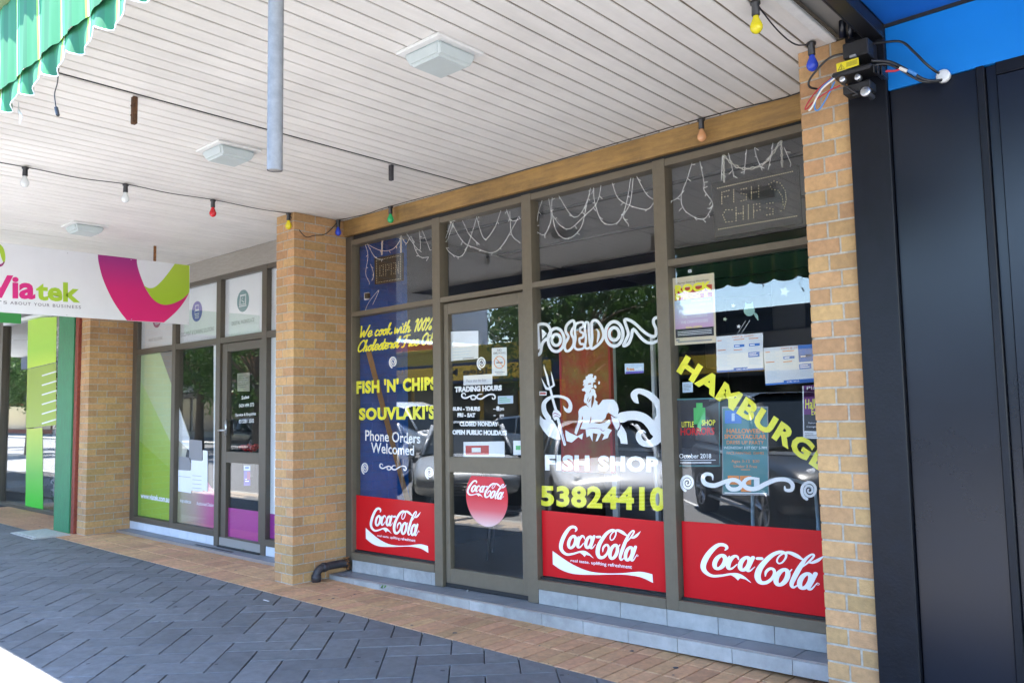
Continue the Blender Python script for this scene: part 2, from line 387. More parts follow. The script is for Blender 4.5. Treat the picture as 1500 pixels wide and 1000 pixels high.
def crop(x0, y0, s, Y):
    """coordinates of an enlarged detail -> plane"""
    return lambda x, y: at(x0+x/s, y0+y/s, Y)
def sheet(name, m, parent, q, Y, t=.0015):
    """flat rectangular sheet given by photo corners bl, br, tr, tl"""
    bm = BM(); a = [at(*p, Y) for p in q]
    f = [bm.verts.new(p) for p in a]; b = [bm.verts.new(p+Vector((0, t, 0))) for p in a]
    bm.faces.new(f); bm.faces.new(b[::-1])
    for i in range(4): bm.faces.new((f[i], b[i], b[(i+1) % 4], f[(i+1) % 4]))
    bmesh.ops.recalc_face_normals(bm, faces=bm.faces)
    return obj(name, bm, m, parent)
def struct(o): o['kind'] = 'structure'; return o
def root_struct(name):
    o = bpy.data.objects.new(name, None); COL.objects.link(o); o['kind'] = 'structure'; return o
def inst(src, name, loc, parent, rotz=0, scale=None):
    c = bpy.data.objects.new(name, src); COL.objects.link(c); c.location = loc; c.rotation_euler = (0, 0, rotz); c.parent = parent
    if scale: c.scale = scale
    return c
def mesh_box(name, sx, sy, sz, m, ch=.003):
    bm = BM(); bx(bm, -sx/2, sx/2, -sy/2, sy/2, -sz/2, sz/2, ch); me = bpy.data.meshes.new(name); bm.to_mesh(me); bm.free(); me.materials.append(M[m]); return me
# ================================================================== GROUND
struct(box('ground', 'concrete', None, -200, 200, -200, 200, -.4, -.2))
struct(box('road', 'asphalt', None, -150, 150, -17, -3.62, -.196, -.13))
struct(box('opposite_pavement', 'concrete', None, -150, 150, -60, -17, -.196, -.02))
kb = root_struct('kerb')
for i in range(34): box('kerb_stone', 'concrete', kb, -20+i*1.0, -19.006+i*1.0, -3.62, -3.50, -.19, -.002, .008)
for k, (x0, x1) in enumerate(((-1.9, -1.8), (1.3, 1.4), (-5.1, -5.0), (-8.3, -8.2))):
    bm = BM(); a = Vector((1, 1, 0)).normalized()
    p = [Vector((x0-2.6, -8.2, -.126)), Vector((x1-2.6, -8.2, -.126)), Vector((x1+1.9, -3.7, -.126)), Vector((x0+1.9, -3.7, -.126))]
    bm.faces.new([bm.verts.new(q) for q in p]); struct(obj('parking_line', bm, 'whiteline'))
pv = root_struct('pavement')
box('bedding', 'joint', pv, -20, 14, -3.5, .1, -.19, -.016)
# terracotta strip along the shopfronts: rows of bricks laid end-on to the shops
tb = mesh_box('terracotta_brick', .1115, .2575, .03, 'orangepaver', .003)
rest = BM()
rows = [(-.842+.2655*r) for r in range(3)]
for i in range(0, 150):
    X = 5.3-i*.12
    for r, y in enumerate(rows):
        x, yy, z = X-.06, y+.1328, -.0152+random.uniform(-.0012, .0008)
        if -6.1 < x: 
            o = inst(tb, 'brick', (x, yy, z), pv); o.rotation_euler = (random.gauss(0, .003), random.gauss(0, .006), random.gauss(0, .004))
        elif i < 125 and not (r > 0 and -5.9 < x < -4.8): bx(rest, x-.0567, x+.0567, yy-.1288, yy+.1288, z-.015, z+.015)
o = obj('brick_strip', rest, 'orangepaver', pv); o['kind'] = 'stuff'
# sunlit strip of the same bricks beside the kerb
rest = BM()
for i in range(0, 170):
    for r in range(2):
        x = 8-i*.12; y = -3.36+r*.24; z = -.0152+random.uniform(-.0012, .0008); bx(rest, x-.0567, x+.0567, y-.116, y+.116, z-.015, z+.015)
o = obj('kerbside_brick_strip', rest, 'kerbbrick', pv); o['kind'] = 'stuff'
# charcoal herringbone pavers at 45 degrees
PW = .2115; q2 = math.sqrt(.5); OX, OY = 1.12+PW*q2, -2.27-PW*q2
def clip(P, a, b, c):
    out = []
    for i in range(len(P)):
        p, q = P[i], P[(i+1) % len(P)]; dp, dq = a*p[0]+b*p[1]-c, a*q[0]+b*q[1]-c
        if dp <= 0: out.append(p)
        if dp*dq < 0: t = dp/(dp-dq); out.append((p[0]+t*(q[0]-p[0]), p[1]+t*(q[1]-p[1])))
    return out
def prism(bm, P, z, tilt=(0, 0), ch=.004, d=.035):
    cx = sum(p[0] for p in P)/len(P); cy = sum(p[1] for p in P)/len(P)
    def ring(s, dz):
        return [bm.verts.new((cx+(x-cx)*(1-s/max(.02, math.hypot(x-cx, y-cy))), cy+(y-cy)*(1-s/max(.02, math.hypot(x-cx, y-cy))), z+dz+(x-cx)*tilt[0]+(y-cy)*tilt[1])) for x, y in P]
    A, B, C_ = ring(ch*1.4, 0), ring(0, -ch), ring(0, -d)
    bm.faces.new(A)
    for R1, R2 in ((A, B), (B, C_)):
        for i in range(len(P)): bm.faces.new((R1[i], R2[i], R2[(i+1) % len(P)], R1[(i+1) % len(P)]))
pavers = []
g = .0032
for k in range(-70, 90):
    for j in range(-22, 22):
        for kind in (0, 1):
            if kind == 0: u0, u1, v0, v1 = k+4*j, k+4*j+2, -k-1, -k
            else: u0, u1, v0, v1 = k+2+4*j, k+3+4*j, -k-1, -k+1
            u0, u1, v0, v1 = u0*PW+g, u1*PW-g, v0*PW+g, v1*PW-g
            P = [((u-v)*q2+OX, (u+v)*q2+OY) for u, v in ((u0, v0), (u1, v0), (u1, v1), (u0, v1))]
            cx = sum(p[0] for p in P)/4; cy = sum(p[1] for p in P)/4
            if not (-16 < cx < 9 and -3.9 < cy < -.6): continue
            Q = clip(P, 0, 1, -.85); Q = clip(Q, 0, -1, 3.23) if Q else Q
            if len(Q) < 3: continue
            pavers.append((cx, cy, Q, kind))
def seen(cx, cy):
    d = Vector((cx, cy, 0))-CAM; z = d.dot(_f)
    if z < .3: return None
    px = 750+FPX*d.dot(CR)/z; py = 500-FPX*d.dot(CU)/z
    return z if -30 < px < 1530 and py < 1030 else None
pavers.sort(key=lambda p: seen(p[0], p[1]) or 99)
shared = {}; rest = BM()
for n_, (cx, cy, P, kind) in enumerate(pavers):
    z = random.uniform(-.0015, .001); tilt = (random.gauss(0, .004), random.gauss(0, .004))
    if n_ < 298 and seen(cx, cy):
        bm = BM(); prism(bm, [(x-cx, y-cy) for x, y in P], z, tilt); o = obj('paver', bm, 'darkpaver', None); o.parent = pv; o.location = (cx, cy, 0)
    else: prism(rest, P, z, tilt)
o = obj('herringbone_paving', rest, 'darkpaver', pv); o['kind'] = 'stuff'
# concrete edging thread between the two pavings
box('edging', 'mortar', pv, -16, 5.3, -.8515, -.8435, -.02, -.003)
bm = BM(); rg = random.Random(11)
for i in range(150):
    x, y, r = rg.uniform(-9, 5), rg.uniform(-3.1, -.25), rg.uniform(.006, .022); n = 9
    bm.faces.new([bm.verts.new((x+r*rg.uniform(.7, 1.1)*math.cos(k*2*math.pi/n), y+r*rg.uniform(.7, 1.1)*math.sin(k*2*math.pi/n), .0028)) for k in range(n)])
o = obj('gum_spots', bm, mat('old_gum', (.07, .07, .075), .9, .3, 60), pv); o['kind'] = 'stuff'
bm = BM()
for i in range(420):
    x = rg.uniform(-9, 5); y = rg.choice((rg.gauss(-.86, .06), rg.gauss(-.22, .03), rg.uniform(-3, -.3))); s_ = rg.uniform(.003, .009); a = rg.uniform(0, 6.3)
    if y > -.2: continue
    d = Vector((math.cos(a), math.sin(a), rg.uniform(0, .4)))*s_; w = Vector((-math.sin(a), math.cos(a), .1))*s_*.5; c = Vector((x, y, .004))
    bm.faces.new([bm.verts.new(c+q) for q in (-d, w, d, -w)])
o = obj('leaf_crumbs', bm, mat('dry_leaf', (.16, .11, .05), .9, .5, 60), pv); o['kind'] = 'stuff'
# pit cover by the green hoarding
t = thing('drain_cover', 'pale metal pit cover set in the paving in front of the green hoarding', 'drain cover', loc=(-5.4, -.85, 0))
bm = BM(); prism(bm, [(-5.95, -.66), (-5.05, -.66), (-5.05, -1.1), (-5.95, -1.1)][::-1], .012, d=.03); obj('frame', bm, 'concrete', t)
bm = BM(); prism(bm, [(-5.88, -.70), (-5.12, -.70), (-5.12, -1.05), (-5.88, -1.05)][::-1], .018, d=.01); obj('lid', bm, 'grate', t)
# ================================================================== BRICK PIERS
CH = .08545
def pier(x0, x1, label, a=.18, b=.11, depth=.60, y0=-.56, ztop=3.42, side=True, stain=False):
    w = x1-x0; t = thing('brick_pier', label, 'brick pier', 'brick piers between the shopfronts', loc=((x0+x1)/2, y0+depth/2, 0))
    box('mortar', 'mortar', t, x0+.004, x1-.004, y0+.004, y0+depth, -.02, ztop-.002)
    cache = {}
    def br(xa, xb, ya, yb, z):
        k = (round(xb-xa, 3), round(yb-ya, 3))
        if k not in cache: cache[k] = mesh_box('brick', k[0], k[1], CH-.010, 'brick', .0025)
        o = inst(cache[k], 'brick', ((xa+xb)/2+random.uniform(-.001, .001), (ya+yb)/2+random.uniform(-.0012, .0012), z+CH/2), t)
        o.matrix_parent_inverse = Matrix.Translation(t.location).inverted()
        o.rotation_euler = (random.gauss(0, .002), random.gauss(0, .003), random.gauss(0, .002))
    n = int(ztop/CH); y1 = y0+depth
    for i in range(n):
        z = i*CH+.004
        if i % 2: xs, ys = (x0+a, .23), y0+.24
        else: xs, ys = (x0+b, .11), y0+.12
        br(x0, xs[0], y0, y0+.10, z); br(xs[0]+.01, x1, y0, y0+xs[1], z)
        if side:
            y = ys
            while y < y1-.03: br(x1-.10, x1, y, min(y+.23, y1), z); y += .24
    return t
pier(-.30, 0, 'tan brick pier between the two shops with a black drain pipe at its foot')
pier(-5.13, -4.84, 'tan brick pier farthest left, beside the green hoarding and half behind the white hanging sign')
pier(4.825, 5.11, 'tan brick pier on the right beside the black panelled front with blue sheet', a=.165, b=.105, side=False)
# ================================================================== CANOPY CEILING
t = thing('canopy_ceiling', 'white boarded ceiling under the street canopy with dark gaps between its boards', 'ceiling', loc=(0, -1.9, 3.42))
box('backing', 'boardback', t, -14.2, 5.04, -3.6, -.001, 3.431, 3.45)
bme = {}
for i in range(166):
    x = 5.0-i*.1155
    L_ = 3.75
    me = bme.get('m') or bme.setdefault('m', mesh_box('board', .1025, 3.595, .012, 'board', .004))
    if abs(x-1.77) < .06: x -= .004
    o = inst(me, 'board', (x-.054, -1.8005, 3.4265+random.uniform(-.0012, .0006)), t); o.matrix_parent_inverse = Matrix.Translation(t.location).inverted()
    o.rotation_euler = (0, random.gauss(0, .006), 0)
box('end_trim', 'fixture', t, 4.992, 5.045, -3.6, -.60, 3.398, 3.4195, .004)
box('dark_seam_strip', 'black', t, 1.792, 1.803, -3.6, -.01, 3.4165, 3.4205)  # black strip standing in for the darkness of one wider open seam
t = thing('canopy', 'street canopy deck above the white boards with a plain fascia', 'canopy', loc=(0, -1.9, 3.45))
box('deck', 'greywall', t, -22, 5.189, -3.64, -.002, 3.465, 3.70); box('fascia', 'greywall', t, -22, 5.189, -3.70, -3.642, 3.462, 3.85); box('inner_fascia', 'navyfascia', t, -22, 1.48, -3.64, -3.605, 3.04, 3.461); box('far_soffit', 'fixture', t, -22, -14.21, -3.64, -.002, 3.43, 3.463)
t = thing('building_front', 'plain wall of the shop building above the canopy', 'building', loc=(0, .5, 3.4))
box('wall', 'greywall', t, -22, 14, .0, .4, 3.4655, 7.5); box('roof', 'greywall', t, -22, 14, .001, 9, 3.441, 3.464); box('lintel', 'greywall', t, -14.2, 5.0, .001, .11, 3.4205, 3.4405)
# ================================================================== POSEIDON SHOP
def wz(x, z): return z + (max(0, x)*(.0168-.0035*z) if z < 3.25 else 0)
def wbox(name, m, parent, x0, x1, y0, y1, z0, z1, ch=.002):
    bm = BM(); bx(bm, x0, x1, y0, y1, z0, z1, ch)
    for v in bm.verts: v.co.z = wz(v.co.x, v.co.z)
    return obj(name, bm, m, parent)
tag(box('timber_beam', 'timber', None, .002, 4.822, -.004, .11, 3.262, 3.4185, .003), 'varnished orange timber beam above the fish shop windows', 'beam')
YG = .0568                        # plane of the vinyl, on the inner side of the glass
XJ = at(522.5, 770, .056).x
SF = thing('fish_shop_front', 'bronze framed fish shop window wall with Poseidon lettering and red panels', 'shopfront', loc=(2.4, 0, 0))
wbox('mullion', 'bronze', SF, .006, .118, .02, .11, .06, 3.255); wbox('mullion', 'bronzelight', SF, .119, XJ, .0, .10, .157, 3.21)
for x0, x1, z0 in ((1.288, 1.385, .05), (2.337, 2.434, .05), (3.549, 3.644, .157)):
    wbox('mullion', 'bronzelight', SF, x0, x1, -.003, .10, z0, 3.212)
wbox('mullion', 'bronzelight', SF, 4.80, 4.86, 0, .10, .157, 3.21)
bays = ((XJ, 1.288), (1.385, 2.337), (2.434, 3.549), (3.644, 4.80))
for i, (x0, x1) in enumerate(bays):
    wbox('head_rail', 'bronzelight', SF, x0+.001, x1-.001, 0, .10, 3.158, 3.208)
    wbox('transom', 'bronzelight', SF, x0+.001, x1-.001, 0, .10, 2.458, 2.503)
    if i != 1:
        wbox('sill', 'bronzelight', SF, x0+.001, x1-.001, -.006, .10, .157, .226); wbox('glazing_bead', 'black', SF, x0+.001, x1-.001, .03, .1, .2265, .243)
wbox('head_gap_shade', 'black', SF, .12, 4.82, .03, .11, 3.213, 3.262)  # solid box, coloured black for the shade in the gap under the beam
panes = {}
for i, (x0, x1) in enumerate(bays):
    panes[i, 1] = wbox('glass_pane', 'glass', SF, x0-.006, x1+.006, .05, .055, 2.498, 3.164, 0)
    if i != 1: panes[i, 0] = wbox('glass_pane', 'glass', SF, x0-.006, x1+.006, .05, .055, .236, 2.463, 0)
DR = thing('shop_door', 'bronze framed glass door of the fish shop with white trading hours lettering', 'door', loc=(1.86, .05, 0))
wbox('stile', 'bronzelight', DR, 1.400, 1.452, .025, .075, .085, 2.445); wbox('stile', 'bronzelight', DR, 2.262, 2.332, .025, .075, .085, 2.445)
wbox('top_rail', 'bronzelight', DR, 1.453, 2.261, .026, .074, 2.352, 2.445); wbox('middle_rail', 'bronzelight', DR, 1.453, 2.261, .026, .074, 1.005, 1.135)
wbox('bottom_rail', 'bronzelight', DR, 1.453, 2.261, .026, .074, .085, .205)
wbox('seal', 'black', DR, 1.388, 2.335, .03, .07, .05, .084)
DP = [wbox('glass_pane', 'glass', DR, 1.447, 2.266, .05, .055, 1.13, 2.357, 0), wbox('glass_pane', 'glass', DR, 1.447, 2.266, .05, .055, .20, 1.01, 0)]
# tiled plinth and step
t = thing('tiled_plinth', 'blue grey tiled upstand under the fish shop windows', 'plinth', loc=(2.4, 0, .1))
for x0, x1 in (bays[0], (2.434, 4.80)):
    wbox('grout', 'grout', t, x0+.001, x1-.001, .012, .10, .046, .156, 0)
    x = x0+.003
    while x < x1-.02:
        xe = min(x+.367, x1-.002); wbox('tile', 'tile', t, x, xe, .002, .012, .048, .155, .0015); x = xe+.004
t = thing('tiled_step', 'low grey tiled step in front of the fish shop', 'step', loc=(2.4, -.1, 0))
wbox('grout', 'grout', t, .03, 4.80, -.184, .10, -.05, .040, 0)
x = .04
while x < 4.80:
    xe = min(x+.366, 4.82); wbox('tile', 'tiletop', t, x, xe, -.178, .10, .030, .0455, .0015); wbox('tile', 'tile', t, x, xe, -.191, -.1845, -.05, .0365, .001); x = xe+.004
wbox('nosing', 'steel', t, .04, 4.82, -.1925, -.1785, .038, .0462, .001)
# drain pipe at the pier foot
bm = BM(); a = (.055, -.06, .135)
tube(bm, smooth_pts([(.07, .0, .125), (.055, -.12, .125), (.05, -.24, .12), (.048, -.30, .11), (.047, -.335, .07), (.047, -.34, -.01)], 5), .036, 14)
for y, z, ax in ((-.255, .119, 'y'),): lathe(bm, (.05, y, z), [(.041, -.02), (.043, -.015), (.043, .015), (.041, .02)], 14, 'y')
lathe(bm, (.047, -.338, .035), [(.043, -.03), (.045, 0), (.043, .03)], 14)
tag(obj('drain_pipe', bm, 'drain', smooth=True), 'black elbowed drain pipe running along the foot of the middle brick pier', 'pipe')
bm = BM(); 
for i in range(40): 
    p = Vector((.08+random.uniform(-.04, .05), -.01+random.uniform(-.03, .0), .12+random.uniform(-.05, .06))); lathe(bm, p, [(.004, -.006), (.012, 0), (.004, .006)], 5)
tag(obj('rusty_growth', bm, 'rust'), 'rust brown foam clump where the black drain pipe meets the window corner', 'foam')
# ------------------------------------------------------------------ inside the shop
R_ = root_struct('shop_interior')
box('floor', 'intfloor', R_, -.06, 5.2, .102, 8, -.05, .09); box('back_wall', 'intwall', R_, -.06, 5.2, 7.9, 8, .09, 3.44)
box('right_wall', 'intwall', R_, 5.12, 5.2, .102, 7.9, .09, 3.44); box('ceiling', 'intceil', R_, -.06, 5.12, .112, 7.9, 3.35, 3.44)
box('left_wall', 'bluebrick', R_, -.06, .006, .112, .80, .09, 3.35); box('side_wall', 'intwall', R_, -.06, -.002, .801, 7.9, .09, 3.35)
bm = BM()
for i in range(34):
    y = .13-(i % 2)*.2
    while y < .78:
        bx(bm, .006, .0165, max(.115, y+.005), min(.80, y+.395), .1+i*.0955+.004, .1+i*.0955+.092, .003); y += .4
o = obj('blue_blockwork', bm, 'bluebrick', R_); o['kind'] = 'stuff'
for i in range(5): box('ceiling_batten', 'intwall', R_, .1, 5.1, .9+i*1.2, .94+i*1.2, 3.33, 3.349)
t = thing('shop_counter', 'dark serving counter inside the fish shop', 'counter', loc=(2.7, 3.2, .09))
box('cabinet', 'counter', t, .9, 4.3, 3.0, 3.7, .09, 1.05, .01); box('worktop', 'stainless', t, .85, 4.35, 2.95, 3.75, 1.052, 1.09, .005)
t = thing('range_hood', 'stainless cooking hood at the back of the fish shop', 'hood', loc=(1.5, 6.5, 2.2))
box('canopy', 'stainless', t, .5, 3.0, 6.2, 7.6, 2.1, 2.6, .02); box('flue', 'stainless', t, 1.4, 1.9, 6.6, 7.1, 2.602, 3.34, .01)
# plank leaning, chairs, painting, posts
def beam_between(name, m, p, q, r, label, cat, n=4):
    bm = BM(); tube(bm, [p, q], r, n); return tag(obj(name, bm, m), label, cat)
beam_between('timber_plank', 'plank', atx(540, 515, .14)+Vector((0, .0, 0)), at(600, 745, .75), .035, 'brown timber plank leaning behind the window beside the blue wall', 'plank')
t = thing('painting', 'tall red and ochre painting on the wall behind the shop window', 'painting', loc=at(858, 600, .6))
Yp = .6; a, b = at(826, 690, Yp), at(890, 480, Yp)
box('canvas', 'painting', t, a.x, b.x, Yp, Yp+.03, a.z, b.z); 
for x in (a.x-.02, b.x): box('side_bar', 'redprint', t, x, x+.02, Yp-.005, Yp+.035, a.z, b.z)
pL = Yp+.02
for k, (pxx, w_) in enumerate(((893, .05), (955, .03), (966, .03))):
    p = at(pxx, 600, .75+.1*k); tag(box('white_post', 'whitepole', None, p.x, p.x+w_, p.y, p.y+.04, .09, 2.12, .004), ('white upright just right of the red painting', 'thin white upright behind the paper sticker', 'thin white upright nearest the second mullion from the right')[k], 'post')
def chair(x, y, rz, m, label):
    t = thing('cafe_chair', label, 'chair', 'chairs inside the fish shop', loc=(x, y, .09)); R3 = Matrix.Rotation(rz, 4, 'Z')
    def P(*p): return t.location + R3 @ Vector(p)
    bm = BM(); tube(bm, smooth_pts([P(-.22, .2, .45), P(-.22, .22, .7), P(-.19, .24, .86), P(0, .25, .92), P(.19, .24, .86), P(.22, .22, .7), P(.22, .2, .45)], 4), .013); obj('back_frame', bm, m, t)
    bm = BM(); lathe(bm, P(0, 0, .44), [(.2, 0), (.215, .015), (.2, .035)], 20); obj('seat', bm, 'counter', t)
    for sx in (-1, 1):
        for sy in (-1, 1): bm = BM(); tube(bm, [P(sx*.15, sy*.15, .44), P(sx*.21, sy*.2, 0)], .011); obj('leg', bm, m, t)
chair(4.05, .75, .4, 'paleblue', 'pale blue framed chair just inside the right window')
chair(.95, 1.3, 2.2, 'counter', 'dark chair near the leaning plank inside')
# ================================================================== VIATEK SHOP
tag(box('grey_beam', 'greybeam', None, -4.83, -.303, -.004, .11, 3.185, 3.4185, .003), 'grey painted beam above the office shopfront on the left', 'beam')
VF = thing('office_shop_front', 'bronze framed office shopfront with white service panels and lime and magenta film', 'shopfront', loc=(-2.5, 0, 0))
def vb(name, m, *a, ch=.002, parent=None): return box(name, m, parent or VF, *a, ch)
vb('mullion', 'bronze', -4.835, -4.70, 0, .10, .135, 3.184)
for x0, x1, z0 in ((-3.652, -3.555, .135), (-2.515, -2.415, .03), (-1.50, -1.40, .03), (-.36, -.305, .135)): vb('mullion', 'bronze', x0, x1, -.003, .10, z0, 3.184)
vbays = ((-4.70, -3.652), (-3.555, -2.515), (-2.415, -1.50), (-1.40, -.36))
for i, (x0, x1) in enumerate(vbays):
    vb('head_rail', 'bronze', x0+.001, x1-.001, 0, .1, 3.13, 3.184); vb('transom', 'bronze', x0+.001, x1-.001, 0, .1, 2.37, 2.44)
    if i != 2: vb('sill', 'bronze', x0+.001, x1-.001, -.005, .1, .135, .205)
VP = {}
for i, (x0, x1) in enumerate(vbays):
    VP[i, 1] = vb('glass_pane', 'glass', x0-.006, x1+.006, .05, .055, 2.432, 3.136, ch=0)
    if i != 2: VP[i, 0] = vb('glass_pane', 'glass', x0-.006, x1+.006, .05, .055, .20, 2.376, ch=0)
VD = thing('office_door', 'bronze framed office door with lever handle and magenta foot panel', 'door', loc=(-1.96, .05, 0))
def vd(name, m, *a, ch=.002): return box(name, m, VD, *a, ch)
vd('stile', 'bronze', -2.40, -2.29, .02, .07, .05, 2.365); vd('stile', 'bronze', -1.58, -1.505, .02, .07, .05, 2.365)
vd('top_rail', 'bronze', -2.289, -1.581, .021, .069, 2.27, 2.365); vd('middle_rail', 'bronze', -2.289, -1.581, .021, .069, .99, 1.115); vd('bottom_rail', 'bronze', -2.289, -1.581, .021, .069, .05, .15)
VDP = [vd('glass_pane', 'glass', -2.295, -1.575, .05, .055, 1.11, 2.275, ch=0), vd('glass_pane', 'glass', -2.295, -1.575, .05, .055, .145, .995, ch=0)]
bm = BM(); p = at(331, 630, .01); tube(bm, [p+Vector((0, 0, .12)), p+Vector((0, 0, -.06))], .014); tube(bm, [p+Vector((0, -.03, 0)), p+Vector((-.11, -.035, 0))], .011); tube(bm, [p, p+Vector((0, -.035, 0))], .011)
h = obj('handle', bm, 'steel', VD, smooth=True)
t = thing('pale_plinth', 'pale tiled upstand under the office shopfront', 'plinth', loc=(-2.4, 0, .1))
box('grout', 'grout', t, -4.83, -.31, .012, .1, -.02, .134)
for x0, x1 in ((-4.82, -2.52), (-1.39, -.32)):
    x = x0
    while x < x1-.02: xe = min(x+.232, x1); box('tile', 'tilewhite', t, x, xe, .002, .012, .034, .133, .0015); x = xe+.004
t = thing('office_step', 'low grey step in front of the office shopfront', 'step', loc=(-2.4, -.1, 0))
box('slab', 'tiletop', t, -4.835, -.302, -.165, .10, -.05, .030, .003); box('nosing', 'steel', t, -4.83, -.302, -.168, -.1655, -.01, .0305)
box('threshold', 'black', t, -2.41, -1.5, -.02, .09, .0305, .046); box('mat_strip', 'black', t, -2.75, -1.9, -.115, -.085, .0305, .034)
R_ = root_struct('office_interior')
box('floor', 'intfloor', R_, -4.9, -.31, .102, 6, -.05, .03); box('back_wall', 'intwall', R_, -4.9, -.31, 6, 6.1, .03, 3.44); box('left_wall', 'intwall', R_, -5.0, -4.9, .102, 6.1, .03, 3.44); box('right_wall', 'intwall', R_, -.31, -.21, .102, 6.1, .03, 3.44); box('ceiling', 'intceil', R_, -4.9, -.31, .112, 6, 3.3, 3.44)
# ================================================================== LEFT SHOP AND HOARDING
t = thing('green_hoarding', 'green painted timber board post left of the farthest brick pier', 'hoarding', loc=(-5.5, -.6, 0))
box('board', 'greenboard', t, -5.80, -5.24, -.62, -.30, -.02, 3.418, .004); box('edge_strip', 'redbrown', t, -5.238, -5.135, -.60, -.32, -.02, 3.418, .004)
box('dark_edge', 'black', t, -5.84, -5.801, -.60, -.30, -.02, 3.418)
GF = thing('gift_shop_front', 'dark framed shop window at the far left with lime posters and ivy', 'shopfront', loc=(-8, 0, 0))
for x0, x1 in ((-14, -10.46), (-7.62, -7.50), (-5.9, -5.84)): box('frame', 'bronze', GF, x0, x1, -.02, .1, -.02, 3.418, .003)
box('sill', 'bronze', GF, -10.459, -7.621, -.02, .1, -.02, .04); box('head_rail', 'frosted', GF, -10.459, -7.621, -.02, .1, 3.24, 3.3)
box('side_panel', 'bronze', GF, -7.499, -5.901, .02, .1, -.02, 3.418)
gp = box('glass_pane', 'glass', GF, -10.465, -7.615, .05, .055, .03, 3.25)
R_ = root_struct('gift_shop_interior')
box('floor', 'concrete', R_, -14, -5.9, .102, 4, -.05, -.01); box('back_wall', 'greywall', R_, -14, -5.9, 4, 4.1, -.01, 3.44); box('ceiling', 'intceil', R_, -14, -5.9, .112, 4, 3.3, 3.44); box('left_wall', 'frosted', R_, -14.1, -14, .102, 4.1, -.01, 3.44)
bm = BM()
for i in range(38):
    x = -10.45-(i % 2)*.12
    while x < -9.2: bx(bm, x, x+.23, .9, .95, .02+i*.086, .02+i*.086+.076, .003); x += .24
o = obj('white_brick_screen', bm, 'frosted', R_); o['kind'] = 'stuff'
bm = BM()
for i in range(900):
    z = random.uniform(.05, 3.1); x = -9.05+math.sin(z*2.3)*.12+random.gauss(0, .13); y = .55+random.gauss(0, .08); s = random.uniform(.03, .06)
    a, b = random.uniform(0, 6.3), random.uniform(-1, 1)
    d1 = Vector((math.cos(a), math.sin(a)*.4, b)).normalized()*s; d2 = Vector((-math.sin(a), .5, random.uniform(-1, 1))).normalized()*s*.6
    c = Vector((x, y, z)); vs = [bm.verts.new(c+q) for q in (-d1, d2, d1, -d2)]; bm.faces.new(vs)
tag(obj('ivy_column', bm, 'ivy'), 'trailing green ivy column inside the far left shop window', 'plant')
def print_sheet(name, m, q, Y, label, cat, par=None):
    o = sheet(name, m, par, q, Y); return tag(o, label, cat) if cat else o
print_sheet('lime_banner', ramp_mat('lime_fade', 2, [(2.2, (.62, .78, .04)), (2.7, (.36, .68, .03)), (3.2, (.45, .72, .06))]), ((40, 540), (82, 530), (83, 464), (41, 466)), .0480, 'upper lime green poster in the far left window', 'poster')
print_sheet('olive_banner', 'limedark', ((38, 627), (82, 622), (82, 531), (40, 541)), .0482, 'olive shelf poster below the upper lime poster in the far left window', 'poster')
t = print_sheet('green_banner', ramp_mat('green_fade', 2, [(.0, (.05, .60, .04)), (.6, (.12, .50, .05)), (1.4, (.5, .6, .05))]), ((37, 744), (63, 750), (62, 626), (39, 628)), .0476, 'bright green poster standing at the bottom of the far left window', 'poster')
bm = BM()
for z in (510, 524, 538, 552, 566, 580): ribbon(bm, [(62, z+40, 2), (82, z+34, 2)], PX(.0474), n=1)
tag(obj('shelf_rails', bm, 'frosted'), 'pale shelf rails on the olive poster in the far left window', 'shelf')
t = thing('small_green_sign', 'small bright green hanging sign below the white hanging sign', 'sign', loc=(-6.2, -2.6, 3))
a, b, c_, d_ = atx(0, 472, -6.2), atx(31, 474, -6.2), atx(31, 455, -6.2), atx(0, 440, -6.2)
box('panel', 'greenprint', t, -6.23, -6.2, -4.2, b.y, b.z, 3.25, .003)
box('hanger', 'steel', t, -6.22, -6.21, b.y-.2, b.y-.17, 3.25, 3.43)
# ================================================================== HANGING SIGN
SX = -2.38
t = thing('hanging_sign', 'long white hanging sign with magenta and lime ribbon and Viatek lettering', 'sign', loc=(SX, -1.8, 2.9))
y1 = -.40
box('panel', 'signwhite', t, SX-.03, SX, -4.4, y1, 2.566, 3.246, .003)
SP = lambda x, y: atx(x, y, SX+.0012)
SC = lambda x, y: atx(x/4.1667, 340+y/4.1667, SX+.0012)      # enlarged detail of the sign
SC2 = lambda x, y: atx(x/4.1667, 340+y/4.1667, SX+.0018)
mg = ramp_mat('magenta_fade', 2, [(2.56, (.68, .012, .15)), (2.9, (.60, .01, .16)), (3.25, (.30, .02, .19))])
lg = ramp_mat('lime_sweep', 2, [(2.75, (.33, .52, .02)), (3.25, (.42, .56, .05))])
bm = BM(); U = smooth_pts([(597, 137), (603, 190), (630, 290), (680, 400), (730, 480), (775, 538)], 5)
D_ = smooth_pts([(1000, 551), (1070, 490), (1120, 430), (1152, 372), (1110, 410), (1040, 440), (985, 440), (935, 410), (890, 345), (855, 260), (838, 200), (835, 162)], 5)
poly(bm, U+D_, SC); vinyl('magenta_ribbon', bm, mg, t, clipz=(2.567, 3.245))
bm = BM(); poly(bm, smooth_pts([(878, 325), (910, 342), (945, 335), (985, 300), (1030, 245), (1068, 192)], 5)+[(1156, 201), (1156, 362)]+smooth_pts([(1152, 372), (1110, 410), (1040, 440), (985, 440), (935, 410), (890, 345)], 5), SC2)
vinyl('lime_ribbon', bm, lg, t, clipz=(2.567, 3.245))
bm = BM(); put_text(bm, 'Via', [(-75, 398), (216, 412), (216, 270), (-75, 258)], SC, .035); vinyl('lettering', bm, 'magenta', t)
bm = BM(); put_text(bm, 'tek', [(220, 415), (490, 432), (490, 312), (220, 296)], SC, .035); vinyl('lettering', bm, 'lime', t)
